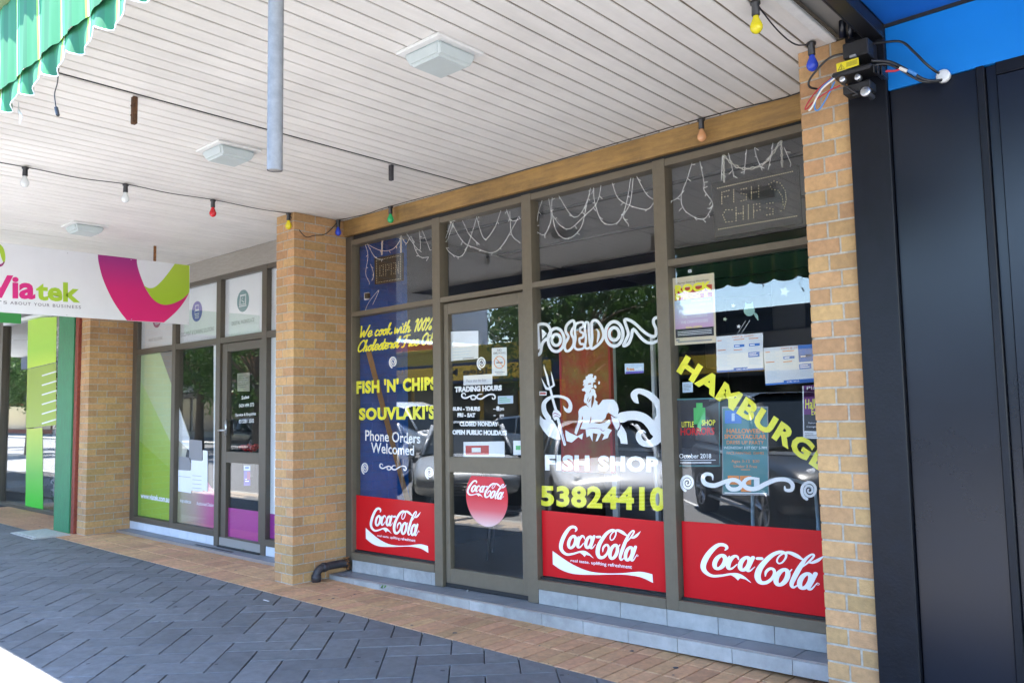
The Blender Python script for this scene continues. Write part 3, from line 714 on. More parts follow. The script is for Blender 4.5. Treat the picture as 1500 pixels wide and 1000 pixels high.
for wd, u0, u1 in (("IT'S", -62, 44), ('ABOUT', 62, 188), ('YOUR', 207, 303), ('BUSINESS', 322, 494)):
    lo = lambda u: 432+36*(u+62)/556; bm = BM(); put_text(bm, wd, [(u0, lo(u0)), (u1, lo(u1)), (u1, lo(u1)-19), (u0, lo(u0)-19)], SC, .015, space=1.25); vinyl('small_lettering', bm, 'textgrey', t)
bm = BM(); ribbon(bm, [(-30, 60, 10), (5, 100, 30), (20, 150, 26), (24, 185, 10)], SC); vinyl('leaf_mark', bm, 'lime', t)
bm = BM(); ribbon(bm, [(26, 182, 6), (10, 200, 14), (-20, 208, 16)], SC2); vinyl('leaf_mark_shade', bm, 'plum', t)
bm = BM()
for x, y in ((412, 128), (408, 505), (800, 168), (803, 531), (1148, 552)): lathe(bm, SC(x, y), [(.006, -.001), (.005, .003)], 8, 'x')
obj('screws', bm, 'steel', t)
t2 = box('hanger_strap', 'rust', t, SX-.02, SX-.008, -.812, -.785, 3.246, 3.42); t2 = box('hanger_strap', 'rust', t, SX-.02, SX-.008, -3.5, -3.47, 3.246, 3.42)
# ================================================================== CANOPY FITTINGS
def ceiling_light(x, y, label):
    t = thing('ceiling_light', label, 'ceiling light', 'square canopy lights', loc=(x, y, 3.42))
    box('base_plate', 'fixture', t, x-.165, x+.165, y-.165, y+.165, 3.402, 3.4195, .004)
    bm = BM(); r = bmesh.ops.create_cube(bm, size=1)
    for v in r['verts']:
        k = .14 if v.co.z > 0 else .112
        v.co = Vector((x+(k if v.co.x > 0 else -k), y+(k if v.co.y > 0 else -k), 3.4015 if v.co.z > 0 else 3.335))
    bmesh.ops.bevel(bm, geom=bm.edges[:], offset=.014, segments=3, affect='EDGES'); obj('diffuser', bm, 'diffuser', t)
ceiling_light(3.47, -1.91, 'largest square ceiling light, between the steel pole and the timber beam')
ceiling_light(1.24, -1.89, 'middle square ceiling light just left of the steel pole')
ceiling_light(-1.88, -1.72, 'farthest square ceiling light above the white hanging sign')
def hanger(x, y, l, m, label):
    bm = BM(); bx(bm, x-.018, x+.018, y-.014, y+.014, 3.4195-l, 3.4195, .004)
    for k in (.35, .7): lathe(bm, (x, y-.014, 3.42-l*k), [(.006, -.006), (.006, .002)], 6, 'y')
    tag(obj('hanger_stub', bm, m), label, 'hanger', 'cut off hanger stubs')
hanger(1.744, -2.76, .165, 'brownpost', 'brown rusty hanger stub hanging from the ceiling near the green awning')
hanger(1.756, -.836, .12, 'drain', 'dark hanger stub hanging from the ceiling in front of the fish shop beam')
def bulb(x, y, m, label, z=3.415, tilt=0):
    t = thing('festoon_bulb', label, 'light bulb', 'festoon bulbs along the canopy', loc=(x, y, z))
    bm = BM(); lathe(bm, (x, y, z), [(.011, -.002), (.024, -.006), (.024, -.018), (.017, -.022), (.019, -.07), (.016, -.074)], 12); obj('socket', bm, 'plasticblack', t, True)
    bm = BM(); lathe(bm, (x, y, z-.07), [(.013, 0), (.014, -.012), (.022, -.03), (.0295, -.05), (.0285, -.066), (.02, -.08), (.007, -.0875), (.001, -.088)], 16); obj('bulb', bm, m, t, True)
BL = [(-.16, -2.763, 'bwhite', 'clear festoon bulb nearest the left edge under the ceiling boards'), (-.108, -2.053, 'bwhite', 'clear festoon bulb between the leftmost clear bulb and the red bulb'), (-.081, -1.321, 'bred', 'red festoon bulb left of the middle brick pier'),
      (-.055, -.585, 'byellow', 'yellow festoon bulb at the corner of the middle brick pier'), (.03, -.085, 'bblue', 'blue festoon bulb at the left end of the timber beam'), (.796, -.06, 'bgreen', 'green festoon bulb on the timber beam'),
      (3.968, -.06, 'borange', 'peach festoon bulb on the timber beam toward the right'), (4.935, -.655, 'bblue', 'blue festoon bulb at the top of the right brick pier'), (4.916, -1.26, 'byellow', 'yellow festoon bulb at the top edge near the right pier')]
for b_ in BL: bulb(*b_)
def cable(pts, r, m, label, n=5, cat='cable', nr=6):
    bm = BM(); tube(bm, smooth_pts([tuple(p) for p in pts], n), r, nr); return tag(obj('cable', bm, m, smooth=True), label, cat)
cable([(-.3, -4.2, 3.41), (-.2, -3.4, 3.412), (-.16, -2.763, 3.41), (-.13, -2.4, 3.395), (-.108, -2.053, 3.41), (-.09, -1.7, 3.398), (-.081, -1.321, 3.41), (-.065, -.9, 3.4), (-.055, -.585, 3.41)], .0035, 'plasticblack', 'black festoon cable running across the ceiling to the middle pier')
cable([(-.055, -.585, 3.41), atx(445, 345, .012), atx(460, 345, .012), atx(478, 342, .02), (.03, -.085, 3.40)], .004, 'plasticblack', 'black festoon cable drooping across the side of the middle pier')
cable([(.03, -.085, 3.412), (.4, -.03, 3.414), (.796, -.06, 3.412), (2.2, -.025, 3.414), (3.968, -.06, 3.412), (4.6, -.03, 3.412), (4.80, -.3, 3.40), (4.935, -.655, 3.41)], .0035, 'plasticblack', 'black festoon cable tucked along the top of the timber beam')
cable([(4.935, -.655, 3.405), (4.91, -.8, 3.36), (4.90, -1.0, 3.375), (4.916, -1.26, 3.41)], .004, 'plasticblack', 'short black festoon cable between the blue and yellow bulbs at the top right')
# steel pole hanging from the canopy edge
a = at(402.5, 250, -3.45); b = Vector((a.x+.035, -3.47, 3.42))
bm = BM(); tube(bm, [a, b], .0225, 20, cap=False); tube(bm, [a+Vector((0, 0, .001)), b], .0195, 16, cap=True); 
tag(obj('awning_pole', bm, 'galv', smooth=True), 'grey galvanised steel pole hanging down from the canopy edge', 'pole')
# ------------------------------------------------------------------ striped awning along the canopy edge
t = thing('striped_awning', 'green awning with lime and white stripes and a scalloped edge at the top left', 'awning', loc=(3, -3.66, 3.2))
AY = -3.65; AX0, AX1 = 1.5, 5.0; SCP = .279
bm = BM(); xs = [AX0+i*.035 for i in range(int((AX1-AX0)/.035)+1)]; nz = 6
grid = []
for x in xs:
    col_ = []
    for k in range(nz+1):
        v = k/nz; z = 3.40-(3.40-2.985)*v; y = AY-.012*(1-v)+.006*math.sin(x*24)*v+.004*math.sin(x*61+2*v)
        col_.append(bm.verts.new((x, y, z)))
    grid.append(col_)
for i in range(len(xs)-1):
    for k in range(nz): bm.faces.new((grid[i][k], grid[i][k+1], grid[i+1][k+1], grid[i+1][k]))
o = obj('canvas', bm, 'awning', t, True)
bm = BM(); grid = []; edge = []
xs = [AX0+i*.0175 for i in range(int((AX1-AX0)/.0175)+1)]
for x in xs:
    ph = ((x-2.72)/SCP) % 1; s = abs(math.sin(math.pi*ph))**.7; zb = 2.925-.045*s; col_ = []
    for k in range(4):
        v = k/3; y = AY+.012+.012*math.sin(x*22.5+.6)*v+.007*math.sin(x*47)*v
        col_.append(bm.verts.new((x, y, 3.008+(zb-3.008)*v)))
    grid.append(col_); edge.append(col_[-1].co.copy())
for i in range(len(xs)-1):
    for k in range(3): bm.faces.new((grid[i][k], grid[i][k+1], grid[i+1][k+1], grid[i+1][k]))
obj('scalloped_valance', bm, 'awning', t, True)
bm = BM(); tube(bm, edge, .0028, 5); obj('white_piping', bm, 'frosted', t, True)
bm = BM(); lathe(bm, (0, -3.655, 3.405), [(.052, AX0), (.054, AX0+.01)]+[(.054+.0025*math.sin(i*1.7), AX0+.05+i*.09) for i in range(50)]+[(.054, AX1-.01), (.052, AX1)], 18, 'x'); obj('roller', bm, mat('olive_roller', (.14, .20, .08), .7, .2, 10), t, True)
cable([at(86, 100, -3.60), at(84, 122, -3.6), at(80, 138, -3.6), at(82, 158, -3.6)], .0022, 'plasticblack', 'thin black lead dangling below the awning scallops', cat='lead')
bm = BM(); a = at(82, 157, -3.6); b = at(85, 170, -3.6); tube(bm, [a, a+(b-a)*.1, a+(b-a)*.9, b], [.004, .0075, .0075, .004], 8); tag(obj('plug', bm, 'plasticblack'), 'small black plug at the end of the dangling lead', 'plug')
bm = BM(); a = at(27, 156, -3.6); tube(bm, smooth_pts([tuple(at(27, 150, -3.6)), tuple(at(28, 163, -3.6)), tuple(at(31, 170, -3.6)), tuple(at(29, 181, -3.6))], 4), [.002]*4+[.006]*6+[.003]*3, 6); tag(obj('white_tassel', bm, 'frosted'), 'small white tassel hanging under the awning at the far left', 'tassel')
# ================================================================== NEIGHBOUR ON THE RIGHT
t = thing('neighbour_front', 'black timber panelled shop front right of the brick pier', 'shopfront', loc=(6, -.5, 0))
pxp = at(1262, 500, -.60).x
box('post', 'navypost', t, 5.085, 5.272, -.60, -.2, -.13, 3.42, .004)
xp = [5.278, 5.62, 5.66, 5.745]
box('panel', 'navy', t, 5.276, 5.655, -.565, -.3, -.13, 3.08, .003); box('batten', 'navypost', t, 5.656, 5.69, -.585, -.3, -.13, 3.08, .004)
box('frame', 'navy', t, 5.691, 5.735, -.555, -.3, -.13, 3.08, .003); box('panel', 'navy', t, 5.736, 6.6, -.575, -.3, -.13, 3.02, .003); box('panel', 'navy', t, 6.605, 9.5, -.565, -.3, -.13, 3.08, .003)
box('head', 'navypost', t, 5.736, 6.6, -.58, -.3, 3.022, 3.08, .003)
t = thing('blue_sign_sheet', 'bright blue fascia sheet above the black panelled front', 'sign', loc=(7, -.56, 3.2))
bm = BM(); r = .0; bx(bm, 5.272, 9.5, -.575, -.3, 3.0815, 3.40, .002); obj('sheet', bm, 'blue', t)
t = thing('blue_soffit', 'shade darkened blue soffit sheet of the neighbouring canopy at the top right', 'ceiling', loc=(7, -2, 3.42))
box('sheet', 'blueshaded', t, 5.275, 9.5, -3.6, -.586, 3.415, 3.44); box('seam', 'black', t, 5.276, 9.5, -.5855, -.5755, 3.398, 3.415)
box('roof', 'darkfascia', t, 5.19, 14, -3.64, -.3, 3.4605, 3.75); box('fascia', 'darkfascia', t, 5.19, 14, -3.70, -3.642, 3.40, 3.85)
t = thing('black_edge_beam', 'black steel edge beam between the white ceiling and the blue soffit', 'beam', loc=(5.2, -2, 3.38))
box('web', 'blackmetal', t, 5.19, 5.2, -3.62, -.56, 3.345, 3.46, .002); box('flange', 'blackmetal', t, 5.2005, 5.272, -3.62, -.56, 3.345, 3.353, .002); box('angle', 'blackmetal', t, 5.2625, 5.272, -3.62, -.605, 3.3535, 3.41, .002)
# cable junction box
t = thing('cable_junction', 'black cable clamp box with a yellow warning label on the black post', 'junction box', loc=(5.15, -.68, 3.2))
def jb(name, m, x0, x1, y0, y1, z0, z1, ch=.004): return box(name, m, t, x0, x1, y0, y1, z0, z1, ch)
jp = lambda x, y, Y: at(1100+x/3.75, y/3.75, Y)
YJ = -.74
a, b = jp(505, 330, YJ), jp(640, 200, YJ); jb('upper_housing', 'plasticblack', a.x, b.x, YJ, -.602, a.z, b.z, .006)
a, b = jp(440, 420, YJ-.02), jp(660, 340, YJ-.02); jb('clamp_body', 'plasticblack', a.x, b.x, YJ-.02, -.62, a.z-.01, b.z, .009)
for k in range(3): jb('rib', 'plasticblack', b.x+.002+.012*k, b.x+.009+.012*k, YJ-.01+.02*k, -.62, a.z-.035-.004*k, b.z-.01, .002)
a2, b2 = jp(500, 500, YJ), jp(650, 430, YJ); jb('lower_clamp', 'plasticblack', a2.x, b2.x, YJ+.01, -.64, a2.z-.02, b2.z, .005)
bm = BM(); YL = YJ-.0215; q = [jp(*c_, YL) for c_ in ((473, 397), (594, 358), (590, 316), (468, 352))]; bm.faces.new([bm.verts.new(c_) for c_ in q]); obj('warning_label', bm, 'warnyellow', t)
bm = BM(); ribbon(bm, [(480, 388, 3), (496, 352, 3), (514, 378, 3), (480, 388, 3)], lambda x, y: jp(x, y, YL-.001), n=1); ribbon(bm, [(498, 362, 3), (494, 370, 3), (500, 371, 3), (496, 381, 3)], lambda x, y: jp(x, y, YL-.001), n=1)
for k in range(5): ribbon(bm, [(524, 362-k*5+6, 1.6), (584, 343-k*5+6, 1.6)], lambda x, y: jp(x, y, YL-.001), n=1)
obj('label_print', bm, 'darkprint', t)
for x, y in ((509, 441), (592, 430)): bm = BM(); lathe(bm, jp(x, y, YJ+.0), [(.013, -.022), (.015, -.018), (.015, .01)], 12, 'y'); obj('bolt', bm, 'steel', t, True)
bm = BM(); lathe(bm, jp(634, 508, YJ), [(.02, -.02), (.024, -.016), (.024, -.004), (.012, -.002), (.012, .09)], 16, 'y'); obj('bolt', bm, 'steel', t, True)
bm = BM(); tube(bm, [jp(560, 525, YJ+.02), jp(670, 488, YJ+.02)], .006); tube(bm, [jp(500, 460, YJ), jp(590, 520, YJ), jp(600, 480, YJ)], .005); obj('bracket', bm, 'plasticblack', t)
bm = BM(); a = jp(540, 320, YJ-.01); bx(bm, a.x, a.x+.03, a.y, a.y+.02, a.z, a.z+.014, .002); obj('clip', bm, 'steel', t)
def jc(pts, r, m, label, ys=None, cat='cable'):
    P = [jp(p[0], p[1], p[2] if len(p) > 2 else YJ) for p in pts]; return cable(P, r, m, label, 6, cat, 8)
jc([(515, 295, -.72), (430, 320, -.74), (350, 400, -.75), (318, 450, -.74), (325, 480, -.72), (365, 490, -.68)], .0055, 'plasticblack', 'black cable looping left from the junction box over the brick pier')
jc([(490, 470), (430, 500, -.76), (350, 555, -.77), (305, 600, -.76), (300, 590, -.76), (330, 540, -.76), (380, 480, -.76), (445, 430, -.75)], .0035, 'wirered', 'red wire loop hanging from the junction box', cat='wire')
jc([(450, 430, -.75), (390, 480, -.765), (358, 540, -.77), (350, 590, -.77), (362, 608, -.77), (385, 590, -.765), (420, 530, -.76), (460, 450, -.75)], .0038, 'wireblue', 'blue wire loop hanging from the junction box', cat='wire')
jc([(460, 432, -.755), (400, 480, -.77), (365, 530, -.775), (335, 590, -.775), (318, 608, -.77)], .0045, 'wirewhite', 'cream wire hanging from the junction box', cat='wire')
jc([(650, 245, -.66), (740, 232, -.66), (830, 232, -.67), (900, 290, -.67), (960, 350, -.66), (1010, 390, -.63), (1060, 420, -.56)], .006, 'plasticblack', 'upper black cable arching from the junction box to the grommet')
jc([(660, 335), (760, 340, -.71), (830, 370, -.7), (900, 410, -.68), (960, 440, -.66), (1030, 445, -.62), (1075, 425, -.56)], .007, 'plasticblack', 'thick lower black cable from the junction box to the grommet')
jc([(660, 365), (740, 352, -.71), (820, 382, -.70), (890, 425, -.68), (960, 452, -.66), (1040, 440, -.6)], .006, 'plasticblack', 'second lower black cable beside the thick one')
jc([(740, 392, -.72), (790, 390, -.71), (822, 378, -.712)], .006, 'wirered', 'red cable sleeve between the junction box and the grommet', cat='sleeve')
jc([(815, 374, -.712), (858, 392, -.705)], .0085, 'wirewhite', 'white cable sleeve in the lower cables', cat='sleeve'); jc([(862, 386, -.705), (910, 412, -.69)], .0085, 'wireblue', 'blue cable sleeve in the lower cables', cat='sleeve')
bm = BM(); lathe(bm, jp(1062, 425, -.575), [(.022, -.03), (.03, -.028), (.03, .0), (.02, .0)], 20, 'y'); tag(obj('grommet', bm, 'whitepole', smooth=True), 'white ring grommet where cables enter the blue sheet', 'grommet')
bm = BM(); tube(bm, [jp(505, 210, -.64), jp(500, 60, -.68)], .018); tube(bm, [jp(550, 210, -.64), jp(545, 90, -.66)], .014); tag(obj('conduit', bm, 'navy', smooth=True), 'dark blue conduits rising above the junction box', 'conduit')
bm = BM(); bx(bm, *(lambda p: (p.x-.02, p.x+.03, p.y-.01, p.y+.01, p.z-.02, p.z+.03))(jp(535, 100, -.66)), .004); tag(obj('foil_tape', bm, 'galv'), 'crumpled silver tape on the conduit at the top right', 'tape')
# weeds
def weed(px, py, z, s, label, n=16):
    p = atz(px, py, z); bm = BM()
    for i in range(n):
        a = random.uniform(0, 6.3); l = s*random.uniform(.5, 1); up = random.uniform(.15, .9); d = Vector((math.cos(a), math.sin(a), up)).normalized()*l; w = Vector((-math.sin(a), math.cos(a), 0))*l*.28
        o_ = p+Vector((random.uniform(-s, s)*.5, random.uniform(-s, s)*.3, 0)); bm.faces.new([bm.verts.new(q) for q in (o_, o_+d*.5+w, o_+d, o_+d*.5-w)])
    tag(obj('weed', bm, 'weed'), label, 'weed', 'small weeds at the shop steps')
weed(122, 778, .0, .10, 'leafy weed at the foot of the farthest left brick pier', 26); weed(355, 806, .032, .055, 'small weed beside the office door threshold', 22)
weed(560, 861, .05, .04, 'tiny green weed at the left end of the tiled step', 12); weed(912, 940, .0, .03, 'flat green leaf on the terracotta bricks below the right panel', 6)
for i, (px_, py_) in enumerate(((685, 866), (763, 869))):
    p = atz(px_, py_, .075); bm = BM(); lathe(bm, p, [(.004, 0), (.009, .006), (.008, .014), (.003, .016)], 8); tag(obj('door_stop_bolt', bm, 'steel'), ('pale bolt at the hinge side of the door foot', 'pale bolt at the latch side of the door foot')[i], 'bolt')
for i, (px_, py_, w_) in enumerate(((390, 879, .11),)):
    p = atz(px_, py_, .001); bm = BM(); bx(bm, p.x-.04, p.x+.04, p.y-.006, p.y+.006, .001, .003); tag(obj('white_scrap', bm, 'paper'), 'thin white scrap lying on the charcoal pavers', 'litter')
# ================================================================== WINDOW PRINTS
YV = .0560; YV2 = .0568; YP = .0585
def XZ(Y): return lambda x, z: Vector((x, Y, z))
YO = .0486; C3 = crop(780, 760, 7.143, YO)
def aff(src, dst):
    """plane map (X, Z) -> (X, Z) from three point pairs"""
    (a, b, c), (d, e, f) = [[(p.x, p.z) for p in s] for s in (src, dst)]
    A = Matrix(((a[0], a[1], 1), (b[0], b[1], 1), (c[0], c[1], 1))).inverted()
    mx = A @ Vector((d[0], e[0], f[0])); mz = A @ Vector((d[1], e[1], f[1]))
    return lambda P: Vector((mx[0]*P.x+mx[1]*P.z+mx[2], YO, mz[0]*P.x+mz[1]*P.z+mz[2]))
def script_logo(bm, fn, sw=1.0, full=True, k_=1):
    R = lambda pts, w=None, **k: ribbon(bm, [(p[0], p[1], (p[2] if len(p) > 2 else w)*sw*1.15) for p in pts], fn, n=5, **k)
    R([(448, 128, 8), (460, 105, 20), (440, 82, 24), (395, 88, 28), (345, 150, 34), (308, 230, 36), (298, 295, 34), (318, 340, 28), (365, 368, 22), (430, 360, 18), (490, 342, 16), (545, 340, 18), (590, 365, 14), (636, 405, 3)])
    poly(bm, [(490, 345), (525, 370), (546, 394), (560, 372), (600, 380), (636, 406), (600, 362), (550, 338)], fn)
    def o_(cx, cy, rx, ry, sl, w=22): R([(cx+rx*math.cos(t)-sl*math.sin(t)*-1, cy+ry*math.sin(t), w*(1+.35*abs(math.cos(t)))) for t in [i*math.pi/5 for i in range(10)]], closed=True)
    o_(415, 238, 34, 62, -16); R([(425, 180, 8), (455, 215, 10), (480, 180, 8)])
    R([(545, 205, 8), (535, 180, 16), (512, 180, 22), (480, 225, 32), (475, 285, 26), (500, 290, 14), (535, 250, 7)])
    o_(590, 240, 30, 58, -14); R([(645, 180, 26), (625, 240, 26), (610, 295, 22), (628, 300, 12), (660, 262, 5)])
    R([(676, 186, 22), (706, 184, 22)])
    R([(735, 340, 6), (740, 300, 18), (765, 270, 20), (790, 275, 20), (798, 310, 20), (780, 360, 22), (740, 398, 26), (700, 395, 32), (682, 350, 38), (690, 290, 38), (720, 225, 34), (775, 150, 30), (830, 115, 24), (868, 125, 18), (872, 160, 13), (850, 205, 11), (825, 218, 11), (812, 195, 11), (825, 155, 11), (860, 122, 14), (900, 118, 24), (945, 140, 28), (985, 168, 14), (1010, 172, 6)])
    o_(850, 340, 36, 70, -18, 24); R([(865, 272, 8), (890, 300, 10), (915, 265, 8)])
    R([(975, 250, 6), (1020, 200, 12), (1055, 150, 14), (1062, 125, 14), (1045, 122, 14), (1010, 160, 20), (975, 230, 30), (940, 320, 32), (918, 395, 26), (932, 425, 16), (965, 395, 7)])
    R([(1030, 195, 8), (1060, 190, 20), (1095, 165, 22), (1132, 125, 2)])
    o_(1010, 360, 34, 66, -16, 24); R([(1078, 290, 28), (1055, 360, 28), (1035, 420, 24), (1055, 428, 13), (1092, 370, 5)])
    o_(1098, 380, 8, 9, 0, 3)
    if full:
        put_text(bm, 'real taste. uplifting refreshment', [(400, 452), (1040, 532), (1040, 478), (400, 415)], fn, .01)
        U = smooth_pts([(210, 330), (300, 395), (400, 460), (500, 510), (600, 545), (700, 560), (800, 566), (940, 563), (1050, 552), (1150, 550), (1255, 575)], 4)
        D_ = smooth_pts([(1262, 665), (1150, 612), (1050, 590), (940, 578), (800, 578), (700, 580), (600, 580), (500, 578), (400, 565), (300, 528), (213, 470)], 4)
        poly(bm, U+D_, fn)
P3 = lambda *p: C3(*p)
def red_panel(parent, x0, x1, z0a, z0b, z1a, z1b, m='red'):
    y = .0492; bm = BM(); bm.faces.new([bm.verts.new(v) for v in ((x0, y, z0a), (x1, y, z0b), (x1, y, z1b), (x0, y, z1a))]); return obj('red_panel', bm, m, parent)
# bay one
g0 = panes[0, 0]; C1 = crop(500, 440, 3.571, YV)
red_panel(g0, XJ+.003, 1.284, .25, .262, .757, .747)
F1 = aff([P3(210, 330), P3(1262, 665), P3(430, 70)], [at(536.6, 772.4, YV), at(628.5, 809.1, YV), at(555.9, 743.1, YV)])
bm = BM(); script_logo(bm, lambda x, y: F1(C3(x, y))); vinyl('drink_logo', bm, 'white', g0)
GL = {'W': ([[(0, 2), (.15, .9), (.25, 0), (.6, 1.2), (.75, 0), (1.3, 2)]], 1.35), 'e': ([[(0, .4), (.5, .6), (.45, 1), (.15, .9), (.05, .4), (.25, 0), (.7, .3)]], .68), 'c': ([[(.5, .85), (.3, 1), (.05, .5), (.25, 0), (.62, .3)]], .62),
 'o': ([[(.35, 1), (.05, .6), (.2, 0), (.5, .4), (.4, .95), (.7, .85)]], .66), 'k': ([[(0, .3), (.3, 1.9), (.15, 1.6), (.1, 0)], [(.12, .6), (.5, 1), (.2, .6), (.6, 0), (.8, .3)]], .8),
 'w': ([[(0, 1), (.1, 0), (.4, .8), (.5, 0), (.85, 1), (1, .85)]], .95), 'i': ([[(.05, .9), (.1, 0), (.38, .3)], [(.14, 1.45), (.16, 1.5)]], .38), 't': ([[(.25, 1.7), (.1, 0), (.45, .3)], [(-.05, 1.1), (.45, 1.15)]], .45),
 'h': ([[(0, .3), (.3, 1.9), (.15, 1.6), (.08, 0)], [(.1, .5), (.4, 1), (.5, .6), (.45, 0), (.8, .3)]], .78), 'l': ([[(0, .3), (.38, 1.8), (.18, 1.7), (.1, 0), (.4, .3)]], .42), 's': ([[(0, .3), (.4, 1.05), (.5, .4), (.3, 0), (0, .15)], [(.45, .2), (.6, .3)]], .58),
 'r': ([[(0, .8), (.2, 1.05), (.25, .8), (.5, .9), (.4, 0), (.68, .3)]], .66), 'C': ([[(1, 1.6), (.75, 2), (.25, 1.5), (.1, .6), (.4, 0), (1, .5)]], 1.0), 'F': ([[(.1, 1.7), (.5, 2), (1.1, 1.95)], [(.65, 1.95), (.45, .2), (.1, 0)], [(.3, 1), (.85, 1.05)]], .9),
 'O': ([[(.6, 2), (.1, 1.2), (.3, 0), (.8, .4), (.9, 1.5), (.6, 2), (.5, 1.7)]], 1.05), '1': ([[(.2, 1.6), (.5, 2), (.35, 0)]], .6), '0': ([[(.45, 2), (.1, 1), (.3, 0), (.6, .9), (.45, 2)]], .68),
 '%': ([[(.2, 2), (.05, 1.6), (.25, 1.4), (.35, 1.8), (.2, 2)], [(.9, 2), (.1, 0)], [(.8, .6), (.6, .2), (.8, 0), (.95, .4), (.8, .6)]], 1.0), ' ': ([], .42)}
def put_script(bm, s, q, P, w=.26):
    tot = sum(GL[c][1] for c in s); x = 0; f0 = quad_fn(q, lambda a, b: (a, b)); bl, br, tr, tl = q
    hh = math.hypot(tl[0]-bl[0], tl[1]-bl[1])/2
    for c in s:
        for st in GL[c][0]:
            pts = [(*f0((x+p[0]+.22*p[1])/tot, p[1]/2), w*hh) for p in st]; ribbon(bm, pts, P, n=4)
        x += GL[c][1]
bm = BM(); put_script(bm, 'We cook with 100%', [(92, 195), (470, 152), (470, 88), (92, 138)], C1); put_script(bm, 'Cholesterol Free Oil', [(82, 270), (474, 226), (474, 166), (82, 212)], C1); vinyl('script_lettering', bm, 'yellow', g0, clipx=(XJ, 1.288))
bm = BM(); put_text(bm, "FISH 'N' CHIPS", [(78, 489), (496, 468), (496, 394), (78, 420)], C1, .055, space=1.1); put_text(bm, "SOUVLAKI'S", [(92, 626), (492, 621), (492, 546), (92, 560)], C1, .055, space=1.1); vinyl('yellow_lettering', bm, 'yellow', g0, clipx=(XJ, 1.288))
def spiral(bm, cx, cy, rx, ry, P, flip=1):
    pts = []
    for i in range(46):
        a = i/45*2.35*2*math.pi; r = .10+.78*(i/45)**.95; pts.append((cx+flip*rx*r*math.cos(a+2.2), cy-ry*r*math.sin(a+2.2), rx*(.17+.16*(i/45))))
    ribbon(bm, pts, P, n=1)
def flourish(bm, x0, y0, x1, y1, P, k=1.0):
    """x0..x1 across, heights scaled from the right window's ornament"""
    sx = (x1-x0)/440; sy = k*sx; dy = (y1-y0)
    g_ = lambda x, y, w: (x0+(x-230)*sx, y0+(y-790)*sy+dy*(x-230)/440-50*sy*(x-230)/440, w*sx*1.0)
    for st in ([(282, 808, 4), (278, 785, 12), (250, 780, 18), (234, 798, 20), (245, 825, 22), (290, 835, 22), (345, 815, 20), (390, 808, 20), (420, 830, 20), (405, 850, 20), (370, 852, 20), (352, 832, 18), (365, 815, 12)],
               [(500, 800, 8), (455, 800, 16), (432, 820, 20), (445, 845, 22), (490, 850, 22), (540, 825, 22), (595, 805, 20), (645, 808, 20), (668, 830, 20), (662, 855, 18), (635, 855, 14), (630, 838, 6)]):
        ribbon(bm, [g_(*p) for p in st], P, n=4)
bm = BM(); spiral(bm, 271, 322, 23, 34, C1); spiral(bm, 124, 876, 21, 34, C1); spiral(bm, 461, 900, 24, 36, C1); flourish(bm, 200, 858, 340, 880, C1, 1.3)
vinyl('snail_ornaments', bm, 'white', g0, clipx=(XJ, 1.288))
bm = BM(); put_text(bm, 'Phone Orders', [(125, 733), (412, 748), (412, 694), (125, 676)], C1, .015); put_text(bm, 'Welcomed', [(155, 796), (380, 811), (380, 757), (155, 741)], C1, .015); vinyl('white_lettering', bm, 'white', g0)
# door
d0, d1 = DP; CD = crop(640, 440, 4.1667, YV)
bm = BM()
for s, q in (('TRADING HOURS', [(108, 561), (396, 549), (396, 515), (108, 525)]), ('SUN - THURS', [(96, 672), (264, 674), (264, 647), (96, 649)]), ('FRI - SAT', [(125, 712), (235, 713), (235, 686), (125, 685)]), ('CLOSED MONDAY', [(138, 767), (375, 768), (375, 739), (138, 738)]),
             ('OPEN PUBLIC HOLIDAYS', [(94, 818), (427, 823), (427, 791), (94, 788)])): put_text(bm, s, q, CD, .07)
put_text(bm, '8', [(362, 674), (382, 674), (382, 644), (362, 644)], CD, .05); put_text(bm, 'pm', [(384, 676), (409, 676), (409, 655), (384, 655)], CD, .03); put_text(bm, 'pm', [(384, 714), (409, 714), (409, 694), (384, 694)], CD, .03)
ribbon(bm, [(346, 662, 5), (357, 662, 5)], CD, n=1); ribbon(bm, [(346, 701, 5), (357, 701, 5)], CD, n=1)
vinyl('white_lettering', bm, 'white', d0)
bm = BM(); spiral(bm, 273, 382, 31, 44, CD); flourish(bm, 150, 572, 356, 590, CD, 1.15); vinyl('snail_ornament', bm, 'white', d0)
YD = .0492; p0 = at(712.7, 727.7, YD); rx = (at(743, 727.7, YV2).x-at(682, 727.7, YV2).x)/2
bm = BM(); vs = [bm.verts.new((p0.x+rx*math.cos(i*math.pi/24), YD, p0.z+rx*1.0*math.sin(i*math.pi/24))) for i in range(48)]; bm.faces.new(vs)
vinyl('red_disc', bm, ramp_mat('red_disc_fade', 2, [(p0.z-rx, (.75, .55, .55)), (p0.z-rx*.45, (.66, .10, .12)), (p0.z, (.62, .015, .03)), (p0.z+rx, (.62, .03, .05))]), d1, clipz=(.3, 1.004))
FD = aff([P3(430, 70), P3(1098, 380), P3(285, 290)], [at(697.5, 703, YV), at(738.3, 727, YV), at(685.3, 718.5, YV)])
bm = BM(); script_logo(bm, lambda x, y: FD(C3(x, y)), 1.0, False); vinyl('drink_logo', bm, 'white', d1)
